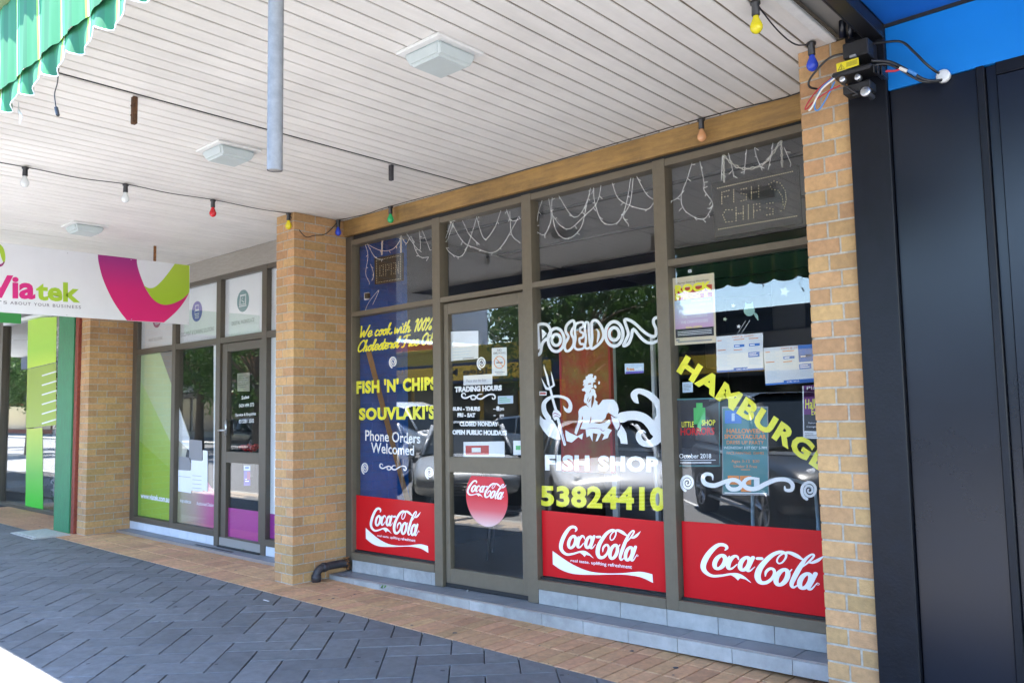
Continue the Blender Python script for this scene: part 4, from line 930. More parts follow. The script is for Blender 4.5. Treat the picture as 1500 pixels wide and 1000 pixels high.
# bay three
g2 = panes[2, 0]
red_panel(g2, 2.444, 3.545, .29, .31, .776, .776)
bm = BM(); script_logo(bm, C3); vinyl('drink_logo', bm, 'white', g2)
CP = crop(780, 440, 7.143, YV)
bm = BM(); w = 25
def loop(pts, w=25): ribbon(bm, pts, CP, w*1.22, closed=True, n=4)
loop([(84, 545), (95, 480), (115, 430), (165, 390), (190, 345), (180, 290), (150, 255), (100, 245), (60, 262), (58, 320), (64, 400), (70, 480), (40, 512), (30, 545), (55, 568)])
poly(bm, [(96, 300), (150, 345), (100, 408)], CP)
def ell(cx, cy, rx, ry, w=25): ribbon(bm, [(cx+rx*math.cos(t), cy+ry*math.sin(t)) for t in [i*math.pi/8 for i in range(16)]], CP, w*1.22, closed=True, n=2)
ell(248, 412, 84, 122); ell(248, 412, 46, 58)
loop([(430, 212), (385, 230), (352, 275), (350, 330), (376, 375), (362, 415), (342, 450), (338, 500), (360, 530), (400, 510), (430, 460), (432, 400), (408, 350), (415, 305), (440, 265)], 23)
loop([(450, 255), (485, 232), (530, 230), (528, 272), (502, 290), (500, 325), (533, 345), (525, 385), (492, 400), (500, 452), (538, 458), (532, 500), (470, 512), (440, 480), (450, 400), (444, 330)], 20)
loop([(552, 238), (585, 236), (590, 330), (600, 440), (608, 482), (575, 502), (550, 485), (560, 400), (550, 320)], 20)
loop([(622, 228), (665, 208), (715, 262), (742, 340), (735, 400), (700, 450), (640, 498), (612, 492), (624, 400), (620, 300)], 24)
ribbon(bm, [(672, 300, 10), (690, 330, 22), (690, 380, 26), (675, 440, 10)], CP)
ell(855, 350, 92, 128, 28); ell(855, 350, 52, 66, 28)
loop([(965, 205), (1012, 205), (1080, 248), (1160, 322), (1225, 365), (1285, 372), (1292, 300), (1266, 235), (1275, 190), (1308, 180), (1332, 215), (1336, 300), (1335, 385), (1295, 430), (1210, 442), (1135, 390), (1056, 300), (1035, 380), (1005, 450), (952, 474), (975, 420), (1003, 350), (985, 280)], 26)
vinyl('name_lettering', bm, 'white', g2, 'white outlined lettering Poseidon', clipx=(2.43, 3.548))
CG = crop(780, 530, 7.143, YV); CH_ = crop(845, 535, 14.286, YV); bm = BM()
poly(bm, [(300, 178), (340, 190), (330, 250), (355, 265), (365, 215), (395, 215), (412, 250), (400, 300), (375, 300), (370, 320), (400, 335), (340, 360), (335, 410), (345, 460), (310, 470), (300, 490), (345, 485), (385, 520), (385, 560), (400, 600), (412, 630), (405, 680), (380, 690), (395, 730), (440, 768), (425, 790), (440, 830), (430, 872), (400, 860), (350, 890), (290, 905), (255, 880), (235, 850), (215, 835), (200, 790), (160, 785), (145, 740), (155, 680), (165, 620), (190, 580), (170, 540), (120, 535), (100, 505), (130, 480), (160, 460), (150, 430), (180, 398), (130, 425), (125, 400), (145, 380), (130, 340), (150, 300), (185, 290), (185, 235), (225, 215), (240, 190)], CH_,
     holes=[[(232, 408), (248, 372), (300, 368), (298, 395), (262, 396)], [(262, 578), (270, 545), (298, 505), (296, 525), (280, 558)], [(320, 640), (350, 625), (362, 680), (358, 740), (340, 800), (318, 870), (300, 880), (303, 760), (310, 690)], [(212, 760), (225, 700), (246, 655), (240, 705), (226, 745)], [(236, 775), (262, 722), (296, 690), (280, 730), (250, 772)]])
for pts in ([(365, 410), (385, 400), (412, 440), (402, 482), (370, 468), (355, 430)], [(450, 340), (465, 325), (486, 350), (476, 392), (450, 395), (445, 365)]): poly(bm, pts, CH_)
poly(bm, [(480, 520), (490, 493), (520, 468), (560, 452), (600, 482), (650, 475), (700, 442), (735, 395), (790, 390), (850, 392), (888, 440), (902, 500), (892, 555), (878, 578), (850, 570), (820, 545), (796, 528), (775, 548), (765, 588), (720, 622), (655, 628), (640, 634), (700, 645), (760, 632), (802, 600), (818, 640), (782, 690), (832, 712), (800, 758), (790, 792), (728, 815), (752, 762), (722, 742), (682, 822), (660, 832), (682, 752), (632, 742), (628, 832), (600, 770), (566, 786), (556, 702), (500, 700), (522, 640), (532, 612), (506, 636), (484, 700), (460, 762), (440, 740), (450, 690), (474, 622), (484, 570)], CG,
     holes=[[(592, 640), (604, 600), (612, 565), (616, 602), (606, 636)], [(515, 600), (520, 560), (528, 585), (524, 606)]])
for pts in ([(345, 712), (400, 745), (470, 775), (532, 742), (518, 812), (480, 784), (410, 842), (358, 826), (345, 765)], [(822, 562), (868, 588), (902, 574), (928, 560), (922, 605), (914, 660), (890, 712), (860, 692), (834, 625)], [(926, 652), (960, 700), (982, 742), (996, 858), (924, 852), (914, 800), (884, 760), (892, 730), (912, 700)],
            [(118, 22), (140, 90), (160, 140), (182, 240), (172, 258), (156, 230), (140, 150), (116, 60)], [(90, 162), (122, 215), (150, 262), (200, 268), (186, 296), (138, 290), (118, 250)], [(190, 88), (212, 150), (236, 246), (186, 282), (178, 268), (212, 238), (200, 170)],
            [(208, 540), (222, 505), (262, 500), (280, 516), (300, 540), (296, 566), (262, 600), (232, 610), (212, 580)],
            [(78, 556), (112, 596), (160, 606), (205, 600), (240, 650), (272, 720), (296, 812), (236, 808), (160, 772), (110, 715), (75, 650)]): poly(bm, pts, CG)
ribbon(bm, [(182, 262, 22), (215, 400, 26), (250, 520, 28), (290, 690, 30), (338, 862, 26)], CG, n=4)
ribbon(bm, [(322, 458, 4), (350, 500, 32), (384, 506, 48), (398, 450, 38), (370, 395, 34), (310, 365, 28), (230, 360, 28), (160, 388, 38), (120, 440, 46), (126, 520, 54), (170, 590, 56)], CG)
ribbon(bm, [(1112, 432, 4), (1085, 405, 50), (1062, 345, 70), (1100, 305, 56), (1170, 318, 62), (1250, 365, 70), (1315, 445, 74), (1335, 540, 80), (1310, 640, 84), (1290, 740, 90)], CG)
ribbon(bm, [(938, 580, 110), (1000, 562, 96), (1090, 562, 96), (1170, 590, 96), (1235, 650, 100), (1280, 720, 110)], CG)
ribbon(bm, [(1188, 742, 4), (1160, 722, 22), (1115, 745, 50), (1115, 800, 62), (1160, 850, 60), (1240, 850, 76), (1310, 800, 96), (1340, 740, 70), (1372, 660, 10)], CG)
vinyl('sea_god_figure', bm, 'white', g2, 'white bearded figure with trident between two curling waves', clipx=(2.43, 3.548))
bm = BM(); CG2 = crop(780, 530, 7.143, YV-.0003)
for st in ([(212, 545, 5), (240, 535, 8), (290, 560, 4)], [(222, 575, 4), (250, 562, 7), (282, 580, 3)], [(300, 690, 3), (318, 770, 6), (334, 850, 3)], [(452, 700, 2), (470, 640, 6), (484, 600, 2)], [(820, 560, 3), (835, 630, 7), (870, 700, 4)], [(902, 600, 2), (915, 650, 7), (905, 700, 3)], [(560, 700, 2), (640, 690, 5), (730, 700, 2)], [(705, 700, 2), (735, 720, 6), (760, 712, 2)]): ribbon(bm, st, CG2, n=3)
vinyl('figure_shading', bm, 'plum', g2)
bm = BM(); C5 = crop(480, 430, 3, YV)
put_text(bm, 'FISH SHOP', [(955, 776), (1452, 784), (1452, 714), (955, 706)], C5, .055, space=1.12); vinyl('white_lettering', bm, 'white', g2)
bm = BM(); put_text(bm, '53824410', [(934, 932), (1484, 958), (1484, 848), (934, 842)], C5, .045, space=1.08); vinyl('phone_number', bm, 'yellow', g2, clipx=(2.43, 3.5485))
# bay four
g3 = panes[3, 0]; C8 = crop(960, 460, 3.3333, YV)
red_panel(g3, 3.655, 4.80, .30, .318, .79, .812)
F4 = aff([P3(430, 70), P3(1098, 380), P3(285, 290)], [at(1059.5, 795.4, YV), at(1199, 854.5, YV), at(1028.3, 829, YV)])
bm = BM(); script_logo(bm, lambda x, y: F4(C3(x, y)), 1.0, False); vinyl('drink_logo', bm, 'white', g3)
bm = BM(); put_text(bm, 'HAMBURGER', [(101, 280), (900, 836), (952, 752), (150, 197)], C8, .05, space=1.12); vinyl('yellow_lettering', bm, 'yellow', g3, clipx=(3.65, 4.80))
bm = BM(); spiral(bm, 157, 823, 38, 45, C8); spiral(bm, 752, 858, 46, 52, C8); flourish(bm, 228, 790, 672, 842, C8, 1.0); vinyl('snail_ornaments', bm, 'white', g3)
def star(bm, x, y, s, P):
    poly(bm, [(x+(s if i % 2 == 0 else s*.45)*math.sin(i*math.pi/5+.2), y-(s if i % 2 == 0 else s*.45)*math.cos(i*math.pi/5+.2)) for i in range(10)], P)
bm = BM(); C4 = crop(980, 390, 5.882, YV)
star(bm, 997, 218, 50, C4); star(bm, 553, 338, 22, C4); star(bm, 482, 455, 20, C4); vinyl('star_stickers', bm, mat('pale_khaki_print', (.45, .5, .34), .6), g3)
bm = BM(); star(bm, 600, 518, 20, C4); ribbon(bm, [(660, 470, 3), (590, 580, 3)], C4, n=1); ribbon(bm, [(697, 465, 3), (622, 580, 3)], C4, n=1); vinyl('white_star_sticker', bm, 'frosted', g3)
bm = BM(); poly(bm, [(656, 310), (672, 322), (705, 322), (722, 306), (728, 350), (740, 380), (720, 420), (680, 428), (650, 405), (642, 375), (656, 345)], C4, 3); ribbon(bm, [(728, 395, 8), (752, 425, 26), (768, 465, 4)], C4); vinyl('animal_sticker', bm, mat('pale_teal_print', (.28, .48, .42), .6), g3)
# --- posters and papers taped to the glass: each a thing of its own
def rects(bm, L, q, P):
    f = quad_fn(q, P)
    for u0, u1, v0, v1 in L: bm.faces.new([bm.verts.new(f(u, v)) for u, v in ((u0, v0), (u1, v0), (u1, v1), (u0, v1))])
def poster(name, label, q, Y, base, elems, cat='poster'):
    c = at(sum(p[0] for p in q)/4, sum(p[1] for p in q)/4, Y)
    t = thing(name, label, cat, loc=c); sheet('paper', base, t, q, Y)
    for i, (m, L) in enumerate(elems):
        bm = BM(); P = PX(Y-.0004*(i+1)); f = quad_fn(q, P)
        for e in L:
            if isinstance(e[0], str):
                s, u0, u1, v0, v1 = e[:5]; b_ = e[5] if len(e) > 5 else .01
                vs, fs = text_mesh(s, b_); V = [bm.verts.new(f(u0+(u1-u0)*a, v0+(v1-v0)*b)) for a, b in vs]
                for fc in fs:
                    try: bm.faces.new([V[k] for k in fc])
                    except ValueError: pass
            else: rects(bm, [e], q, P)
        obj('print', bm, m, t)
    return t
def lines(u0, u1, v1, n, dv=.03, h=.012, seed=1):
    r = random.Random(seed); return [(u0, u0+(u1-u0)*r.uniform(.55, 1), v1-i*dv-h, v1-i*dv) for i in range(n)]
rock = ramp_mat('poster_sky_fade', 2, [(at(1015, 490, YP).z, (.55, .12, .16)), (at(1015, 480, YP).z, (.60, .35, .52)), (at(1015, 450, YP).z, (.55, .60, .78)), (at(1015, 430, YP).z, (.42, .62, .82))])
poster('rock_festival_poster', 'cream bordered festival poster headed ROCK FEST in yellow block letters', [(987, 505.8), (1049.4, 501.6), (1046, 399.4), (983.7, 407.9)], YP, 'cream',
  [('redprint', [(.06, .94, .66, .84)]), (rock, [(.05, .95, .22, .66)]), ('darkprint', [(.05, .95, .105, .235), ('Barry Sewing Horsham', .14, .86, .89, .93, .0)]),
   ('yellow', [('ROCK', .07, .93, .76, .89, .05), ('FEST', .07, .93, .67, .75, .05), ('PAUL COSTA', .3, .68, .235, .262, .02)]),
   ('paper', [('HORSHAM', .45, .9, .61, .65, .03), ('SATURDAY 8TH DECEMBER 2018', .08, .92, .55, .59, .01), ('SHANNON NOLL', .25, .75, .46, .5, .01), ('THE CHOIRBOYS', .2, .8, .39, .43, .01), ('THE CHANTOOZIES', .18, .82, .31, .35, .01)] + [(.1, .9, .19-.025*k, .198-.025*k) for k in range(3)]), ('grey', [(.1, .9, .035, .055), (.06, .14, .06, .085)])])
bl_ = [('blueprint', [(.0, 1, 0, .09)])]
def menu(name, label, q, extra):
    L = [(.03, .26, .0, 0)]
    gl = []; gb = []
    for c in range(3):
        u = .03+c*.33
        for k in range(22 if c != 1 else 12): gl.append((u, u+(.2 if k % 3 else .26), .90-k*.035, .908-k*.035))
    return poster(name, label, q, YP, 'paper', [('paleblue', gl), ('orangeprint', [('FISH & CHIPS', .35, .8, .92, .965, .0), (.03, .12, .87, .89), (.03, .2, .60, .62), (.37, .55, .58, .60), (.37, .6, .86, .88), (.7, .9, .86, .88)]), ('blueprint', [(0, 1, 0, .05), (.36, .66, .05, .10), (.38, .6, .66, .73), (.7, .93, .66, .73), (.68, .92, .36, .50)]+extra), ('white', [('5382 4410', .42, .66, .035, .075, .01), (.4, .5, .68, .71), (.72, .82, .68, .71), (.70, .88, .4, .42), (.70, .85, .45, .47)])])
menu('menu_sheet', 'left of two blue and white menu sheets in the right window', [(1050, 545.6), (1118.6, 541.3), (1117.4, 487.2), (1048.9, 492.9)], [])
menu('menu_sheet', 'right blue and white menu sheet touching the brick pier with a solid blue corner', [(1121.4, 564.4), (1196, 559), (1192.5, 503.5), (1118.4, 509.5)], [(.68, 1, .55, 1), (.66, 1, .03, .1)])
poster('night_flyer', 'dark purple flyer with yellow handwriting beside the right brick pier', [(1176.6, 641.5), (1202, 642.5), (1201, 563), (1175.4, 565)], YP, 'darkprint', [('purple', [(.0, 1, .45, 1), (0, 1, .78, .95)]), ('frosted', [(.0, 1, 0, .14), ('Play', .25, 1, .90, .98, .0), ('Saturday', .3, 1, .27, .31, .0), ('Complex', .2, .9, .2, .24, 0)]), ('yellow', [('Hall E', .15, 1, .56, .74, .01), ('Even', .5, 1.0, .44, .56, .01)]), ('textgrey', lines(.1, .9, .1, 3)), ('frosted', [(0, .06, 0, 1)])])
poster('halloween_poster', 'faint dark halloween dress up party poster with orange pumpkins', [(1058, 724.6), (1126.5, 725.5), (1125, 595), (1057.5, 595)], YP+.004, 'grey',
  [('teal', [(.02, .98, .02, .98)]), ('orangeprint', [('HALLOWEEN', .1, .9, .70, .75, .02), ('SPOOKTACULAR', .05, .95, .635, .685, .02), ('DRESS UP PARTY', .1, .9, .575, .615, .0), ('FACE PAINTING  GAMES', .1, .9, .46, .49, 0), ('Ages 3-12  $20', .2, .8, .36, .40, 0), ('Under 3 Free', .25, .75, .31, .34, 0), (.4, .6, .285, .292), (.12, .36, .12, .22), (.38, .62, .12, .22), (.4, .62, .04, .1)]), ('frosted', [('WEDNESDAY 31ST OCT 5-7PM', .04, .96, .52, .55, .0), (.68, .8, .1, .2), (.05, .95, .02, .03)]), ('darkprint', [(.18, .2, .16, .19), (.28, .3, .16, .19), (.44, .46, .16, .19), (.54, .56, .16, .19)])])
poster('theatre_poster', 'dim theatre poster with a plain green plant shape and October 2018 in white', [(990, 683), (1055, 683), (1054, 582), (988, 584)], YP+.004, 'teal', [('darkprint', [(.02, .98, .02, .98)]), ('greenprint', [(.42, .68, .62, .86), (.48, .62, .86, .93), (.5, .58, .52, .62)]), ('yellow', [('LITTLE', .15, .42, .58, .66, .01), ('SHOP', .6, .9, .60, .68, .01)]), ('red', [('HORRORS', .12, .88, .46, .57, .03)]), ('frosted', [('October 2018', .08, .8, .12, .19, .02), (.1, .9, .09, .1), (.1, .8, .05, .065)])])
poster('accessibility_notice', 'small grey notice behind the hamburger lettering', [(1062, 620), (1086, 620), (1086, 601), (1062, 601)], YP+.002, 'blueprint', [('paleblue', [('i', .4, .6, .2, .8, .05)])], 'notice')
poster('white_notice', 'small pale notice at the left of the right window under the festival poster', [(1000, 575), (1015, 574), (1014.5, 559), (999.5, 560)], YP, 'paleblue', [('textgrey', lines(.1, .9, .8, 5, .14, .05))], 'notice')
poster('white_paper', 'large blank looking white paper at the top left of the door glass', [(659, 528.8), (700.5, 525), (700.5, 484.4), (658, 485.6)], YP, 'paper', [('paleblue', lines(.1, .9, .4, 4, .1, .015, 3)), ('textgrey', [(.45, .85, .035, .06)])], 'notice')
poster('no_smoking_notice', 'white NO SMOKING notice with orange symbol on the door glass', [(720.6, 550.4), (742.7, 549.8), (742, 508.4), (720.4, 509.6)], YP, 'paper', [('textgrey', [('NO', .36, .66, .87, .95, .03), ('SMOKING', .1, .92, .77, .85, .02), (.3, .72, .44, .49), (.2, .85, .12, .14), (.3, .7, .06, .075)])], 'notice')
bm = BM(); PN = PX(YP-.0012); ribbon(bm, [(731.6+7.6*math.cos(t), 530.4+8.6*math.sin(t)) for t in [i*math.pi/8 for i in range(16)]], PN, 1.1, closed=True, n=2); ribbon(bm, [(726.2, 524.3, 1), (737, 536.6, 1)], PN, n=1)
o = obj('no_smoking_symbol', bm, 'orangeprint'); tag(o, 'orange crossed circle on the no smoking notice', 'symbol')
poster('door_notice', 'narrow white notice asking to shut the door', [(679, 564.3), (721, 562.4), (721, 547.5), (679, 550)], YP, 'paper', [('textgrey', [('Please shut the door', .1, .8, .3, .6, .0)])], 'notice')
poster('small_door_sticker', 'small pale green sticker beside the flourish on the door', [(729.3, 591.5), (751.6, 590.5), (751.6, 579), (729.3, 580)], YP, 'paleblue', [('greenprint', lines(.1, .9, .8, 3, .25, .08))], 'sticker')
poster('drink_card', 'red and white drink advertising card at the bottom of the upper door glass', [(679, 668.7), (739, 668.7), (739, 646), (679, 647)], YP, 'frosted', [('redprint', [(.05, .62, .12, .75)]), ('frosted', [(.2, .42, .3, .6)])], 'card')
poster('green_leaf_sticker', 'pale sticker with a green dot at the right of the door glass', [(752, 666), (766, 666), (766, 645), (752, 645)], YP, 'frosted', [('greenprint', [(.25, .75, .35, .65)])], 'sticker')
poster('wifi_sticker', 'blue and white sticker with orange lettering in the middle window', [(915.5, 547.5), (943, 546), (943, 531.7), (915, 532.5)], YP, 'paleblue', [('violet', [(.03, 1, 0, .22)]), ('orangeprint', [('free', .08, .5, .3, .62, .03)]), ('frosted', [('wifi', .5, .9, .3, .62, .02)])], 'sticker')
poster('hexagon_sticker', 'tiny red edged sticker left of the trident', [(790, 579), (800.5, 579), (800.5, 573), (790, 573)], YP, 'frosted', [('redprint', [(.1, .9, .3, .7)])], 'sticker')
poster('blue_tag', 'tiny white tag in the top corner of the right window', [(1008, 399.5), (1013, 399), (1013, 394.5), (1008, 395)], YP, 'frosted', [('textgrey', [(.3, .7, .3, .7)])], 'tag')
# light strings
def icicles(Y, segs, P, label, r=.0022):
    bm = BM(); rr = random.Random(5)
    for s in segs:
        pts = [P(x, y)+Vector((0, rr.uniform(-.01, .01), 0)) for x, y in s]; sp = smooth_pts([tuple(p) for p in pts], 6); tube(bm, sp, r, 5)
        for p in sp[2::4]: 
            q = Vector(p)+Vector((rr.uniform(-.03, .03), 0, rr.uniform(-.03, .01))); tube(bm, [p, q], [r, r*1.3], 4)
    tag(obj('light_string', bm, 'iciclewire', smooth=True), label, 'string lights', 'white icicle light strings in the upper windows')
Z4 = crop(480, 200, 3, .075)
icicles(.075, [[(160, 465), (175, 520), (165, 600), (180, 640)], [(160, 465), (230, 500), (290, 495), (325, 450)], [(175, 470), (210, 530), (240, 540)], [(185, 560), (200, 600), (195, 625)], [(325, 440), (345, 470), (370, 440), (385, 500), (410, 530), (445, 530)], [(370, 420), (395, 400), (420, 420), (448, 500)], [(345, 420), (400, 500), (405, 410)]], Z4, 'short tangled white light string left in the first upper window')
icicles(.075, [[(505, 410), (520, 490), (560, 525), (590, 520), (620, 460), (655, 345)], [(515, 370), (510, 490), (520, 440), (545, 380)], [(540, 365), (590, 460), (650, 490), (720, 510), (770, 470), (842, 350)], [(585, 360), (625, 430), (665, 475)], [(655, 345), (690, 450), (730, 400), (765, 320)], [(780, 310), (810, 370), (845, 360)], [(800, 330), (810, 430), (845, 465)], [(560, 365), (525, 450)]], Z4, 'white light string of long loops above the door')
icicles(.075, [[(915, 415), (925, 330), (945, 270)], [(915, 415), (950, 430), (985, 360), (970, 265)], [(990, 260), (985, 330), (1010, 420), (1060, 450), (1110, 400), (1140, 300), (1160, 215)], [(1010, 245), (1050, 320), (1085, 355), (1120, 330), (1150, 250)], [(990, 350), (1030, 395), (1070, 405), (1130, 350), (1180, 290), (1205, 205)], [(1165, 215), (1175, 290), (1205, 375), (1270, 380), (1310, 310), (1335, 170)], [(1245, 195), (1275, 265), (1320, 300), (1400, 320), (1435, 290)], [(1340, 170), (1330, 290), (1300, 350), (1320, 385)], [(1355, 165), (1400, 250), (1435, 280)]], Z4, 'white light string with the largest tangle in the third upper window')
Z7 = crop(960, 180, 3.3333, .075)
icicles(.075, [[(182, 180), (155, 270), (125, 350), (130, 410), (170, 450), (230, 470), (272, 430), (280, 400)], [(212, 175), (235, 290), (240, 330), (272, 380), (280, 410)], [(70, 385), (110, 370), (140, 330)], [(320, 280), (330, 170)], [(358, 140), (375, 230), (382, 265)], [(445, 120), (435, 200), (430, 250)], [(480, 105), (490, 160), (525, 235)], [(572, 90), (565, 160), (552, 230)], [(630, 120), (665, 200)]], Z7, 'white light string with one long loop in the upper right window')
def chain(pts, P, label, n):
    bm = BM(); sp = [Vector(p) for p in smooth_pts([tuple(P(*p)) for p in pts], 12)]
    d = [0]; 
    for a, b in zip(sp, sp[1:]): d.append(d[-1]+(b-a).length)
    for i in range(n):
        s = (i+.5)/n*d[-1]; k = max(j for j in range(len(d)) if d[j] <= s); k = min(k, len(sp)-2); p = sp[k].lerp(sp[k+1], (s-d[k])/max(1e-9, d[k+1]-d[k])); t_ = (sp[k+1]-sp[k]).normalized()
        L_ = d[-1]/n*.62; W_ = L_*.42; o_ = Vector((0, 1, 0)) if i % 2 else t_.cross(Vector((0, 1, 0))).normalized()
        tube(bm, [p+t_*L_*.85*math.cos(a)+o_*W_*math.sin(a) for a in [j*math.pi/4 for j in range(8)]], .0036, 5, closed=True)
    tag(obj('chain', bm, 'chain', smooth=True), label, 'chain', 'white plastic chains holding the lit signs')
chain([(332, 160), (400, 215), (470, 222), (540, 190), (612, 92)], Z7, 'white chain swagging between the hanging points of the large sign', 17)
chain([(332, 155), (336, 290)], Z7, 'white chain holding the left side of the large sign', 8); chain([(614, 85), (620, 215)], Z7, 'white chain holding the right side of the large sign', 8)
chain([(240, 450), (238, 520)], Z4, 'short white chain holding the left side of the small OPEN sign', 5); chain([(322, 430), (322, 510)], Z4, 'short white chain holding the right side of the small OPEN sign', 5)
def dotted(bm, strokes, P, step, s):
    for st in strokes:
        for a, b in zip(st, st[1:]):
            l = math.hypot(b[0]-a[0], b[1]-a[1]); n = max(1, int(l/step))
            for k in range(n+1): c = P(a[0]+(b[0]-a[0])*k/n, a[1]+(b[1]-a[1])*k/n); bx(bm, c.x-s, c.x+s, c.y-.004, c.y, c.z-s, c.z+s)
t = thing('open_sign', 'small dark dotted OPEN light sign hanging in the first upper window', 'light sign', loc=at(569, 395, .13))
sheet('board', 'ledboard', t, [(549.3, 416.7), (589, 410.7), (589, 370), (548.3, 378.3)], .13, .02)
bm = BM(); O4 = crop(480, 200, 3, .1295)
dotted(bm, [[(215, 545), (320, 522), (320, 625), (216, 642), (215, 545)], [(230, 570), (245, 565), (245, 610), (230, 612), (230, 570)], [(256, 610), (256, 563), (270, 562), (270, 585), (256, 588)], [(292, 555), (280, 558), (280, 605), (292, 602)], [(280, 580), (290, 578)], [(299, 602), (299, 555), (312, 600), (312, 552)]], O4, 7, .0022); o = obj('light_dots', bm, 'led', t); o['kind'] = 'stuff'
t = thing('fish_chips_sign', 'large dark dotted FISH CHIPS light sign hanging by chains in the upper right window', 'light sign', loc=at(1105, 295, .14))
sheet('board', 'ledboard', t, [(1047.6, 348), (1174.5, 327), (1169, 241.5), (1041.6, 269)], .14, .02)
bm = BM(); O7 = crop(960, 180, 3.3333, .1395)
dotted(bm, [[(305, 320), (670, 238)], [(310, 520), (690, 455)], [(325, 395), (325, 340), (360, 330)], [(325, 365), (355, 358)], [(383, 385), (383, 328)], [(445, 320), (420, 325), (420, 345), (445, 350), (445, 375), (420, 382)], [(470, 370), (470, 315)], [(505, 362), (505, 308)], [(470, 342), (505, 336)],
  [(375, 425), (345, 425), (330, 450), (345, 485), (375, 482)], [(395, 478), (395, 415)], [(430, 470), (430, 408)], [(395, 445), (430, 440)], [(455, 468), (455, 402)], [(480, 462), (480, 400), (510, 395), (512, 425), (482, 432)], [(575, 390), (545, 395), (545, 415), (575, 422), (575, 445), (545, 450)],
  [(555, 300), (580, 285), (610, 295), (635, 330), (640, 375), (630, 420), (615, 430)], [(555, 300), (570, 325), (600, 330), (620, 360), (625, 400)]], O7, 11, .0028); o = obj('light_dots', bm, 'led', t); o['kind'] = 'stuff'
p = at(537, 434, .13); t = thing('power_socket', 'white power socket with black plug inside the first upper window', 'power socket', loc=p); bm = BM(); bx(bm, p.x-.03, p.x+.04, .12, .135, p.z-.035, p.z+.035, .003); obj('plate', bm, 'frosted', t); bm = BM(); bx(bm, p.x+.02, p.x+.075, .085, .119, p.z-.028, p.z+.022, .006); obj('plug', bm, 'plasticblack', t)
cable([at(546, 446, .11), at(555, 425, .11), at(540, 443, .12), at(534, 458, .12)], .002, 'iciclewire', 'thin white lead from the power socket')
# Viatek window prints
def vquad(name, m, parent, q, Y=YV, clipx=None, clipz=None):
    bm = BM(); poly(bm, q, PX(Y)) if len(q) != 4 else bm.faces.new([bm.verts.new(at(*p, Y)) for p in q]); return vinyl(name, bm, m, parent, clipx=clipx, clipz=clipz)
def rectv(name, m, parent, x0, x1, z0, z1, Y=YV2):
    bm = BM(); bm.faces.new([bm.verts.new(v) for v in ((x0, Y, z0), (x1, Y, z0), (x1, Y, z1), (x0, Y, z1))]); return obj(name, bm, m, parent)
for i in range(4): rectv('white_film', 'frosted', VP[i, 1], vbays[i][0], vbays[i][1], 2.44, 3.13)
for c, m, txt, tq, pn in (((230, 466), 'plum', 'PRINT SOLUTIONS', [(218, 501), (238, 497), (238, 492.5), (218, 496.5)], 0), ((288.5, 456), 'violet', 'DOCUMENT & SCANNING SOLUTIONS', [(265, 493.5), (313, 484), (313, 478), (265, 487.5)], 1), ((356, 440.5), 'teal', 'DIGITAL WORKPLACE', [(339.5, 477), (372.5, 470.5), (372.5, 465), (339.5, 471.5)], 2)):
    p = at(*c, YV); bm = BM(); vs = [bm.verts.new((p.x+.135*math.cos(a), YV, p.z+.128*math.sin(a))) for a in [k*math.pi/16 for k in range(32)]]; bm.faces.new(vs); vinyl('round_symbol', bm, m, VP[pn, 1])
    bm = BM(); put_text(bm, txt, tq, PX(YV), .0); vinyl('caption', bm, 'textgrey', VP[pn, 1])
    bm = BM(); f = lambda u, v: Vector((p.x+u, YV-.0004, p.z+v))
    if pn == 2: S_ = [[(-.06, .06), (.05, .06), (.05, -.04), (-.06, -.04), (-.06, .06)], [(-.085, -.06), (.075, -.06)], [(-.01, .035), (-.03, .01), (.02, -.02)], [(-.075, -.045), (-.06, .07), (.065, .07), (.06, -.045)]]
    else: S_ = [[(-.04, .075), (.04, .075), (.04, .02), (-.04, .02), (-.04, .075)], [(-.055, .01), (.055, .01), (.055, -.03), (-.055, -.03), (-.055, .01)], [(-.04, -.03), (-.04, -.08), (.045, -.08), (.045, -.03)], [(-.025, -.055), (.03, -.055)]]
    for s in S_: ribbon(bm, [(a, b, .009) for a, b in s], f, n=1)
    vinyl('symbol_lines', bm, 'frosted', VP[pn, 1])
# first office window: lime film with angled bands
x0, x1 = -4.70, -3.655
rectv('grey_film', mat('grey_film', (.24, .25, .26), .5), VP[0, 0], x0, x1, .21, 2.37, YV2+.001)
lz = ramp_mat('lime_film_fade', 2, [(.2, (.36, .60, .045)), (.9, (.38, .62, .10)), (1.6, (.44, .66, .22)), (2.4, (.52, .70, .38))])
vquad('pale_lime_film', mat('pale_lime_film', (.53, .68, .40), .5), VP[0, 0], [(201, 770), (253, 790), (252, 565), (234, 515), (201, 522)], YV2, clipx=(x0, x1), clipz=(.21, 2.37))
vquad('lime_film', lz, VP[0, 0], [(201, 770), (253, 790), (252, 652), (201, 546)], YV2-.0004, clipx=(x0, x1), clipz=(.21, 2.37))
vquad('mid_lime_film', mat('mid_lime_film', (.33, .58, .05), .5), VP[0, 0], [(201, 770), (253, 790), (253, 690), (201, 642)], YV2-.0008, clipx=(x0, x1), clipz=(.21, 2.37))
bm = BM(); put_text(bm, 'www.viatek.com.au', [(206, 729), (248, 736), (248, 727), (206, 721)], PX(.0478), .03); vinyl('web_lettering', bm, 'frosted', VP[0, 0])
x0, x1 = -3.55, -2.52
pk = ramp_mat('pink_film_fade', 0, [(x0, (.45, .42, .24)), (-3.1, (.55, .36, .30)), (-2.75, (.62, .12, .30)), (x1, (.62, .05, .26))])
vquad('fade_film', pk, VP[1, 0], [(257, 790), (318, 800), (318, 727), (304, 705), (257, 715)], YV2, clipx=(x0, x1), clipz=(.21, 2.37))
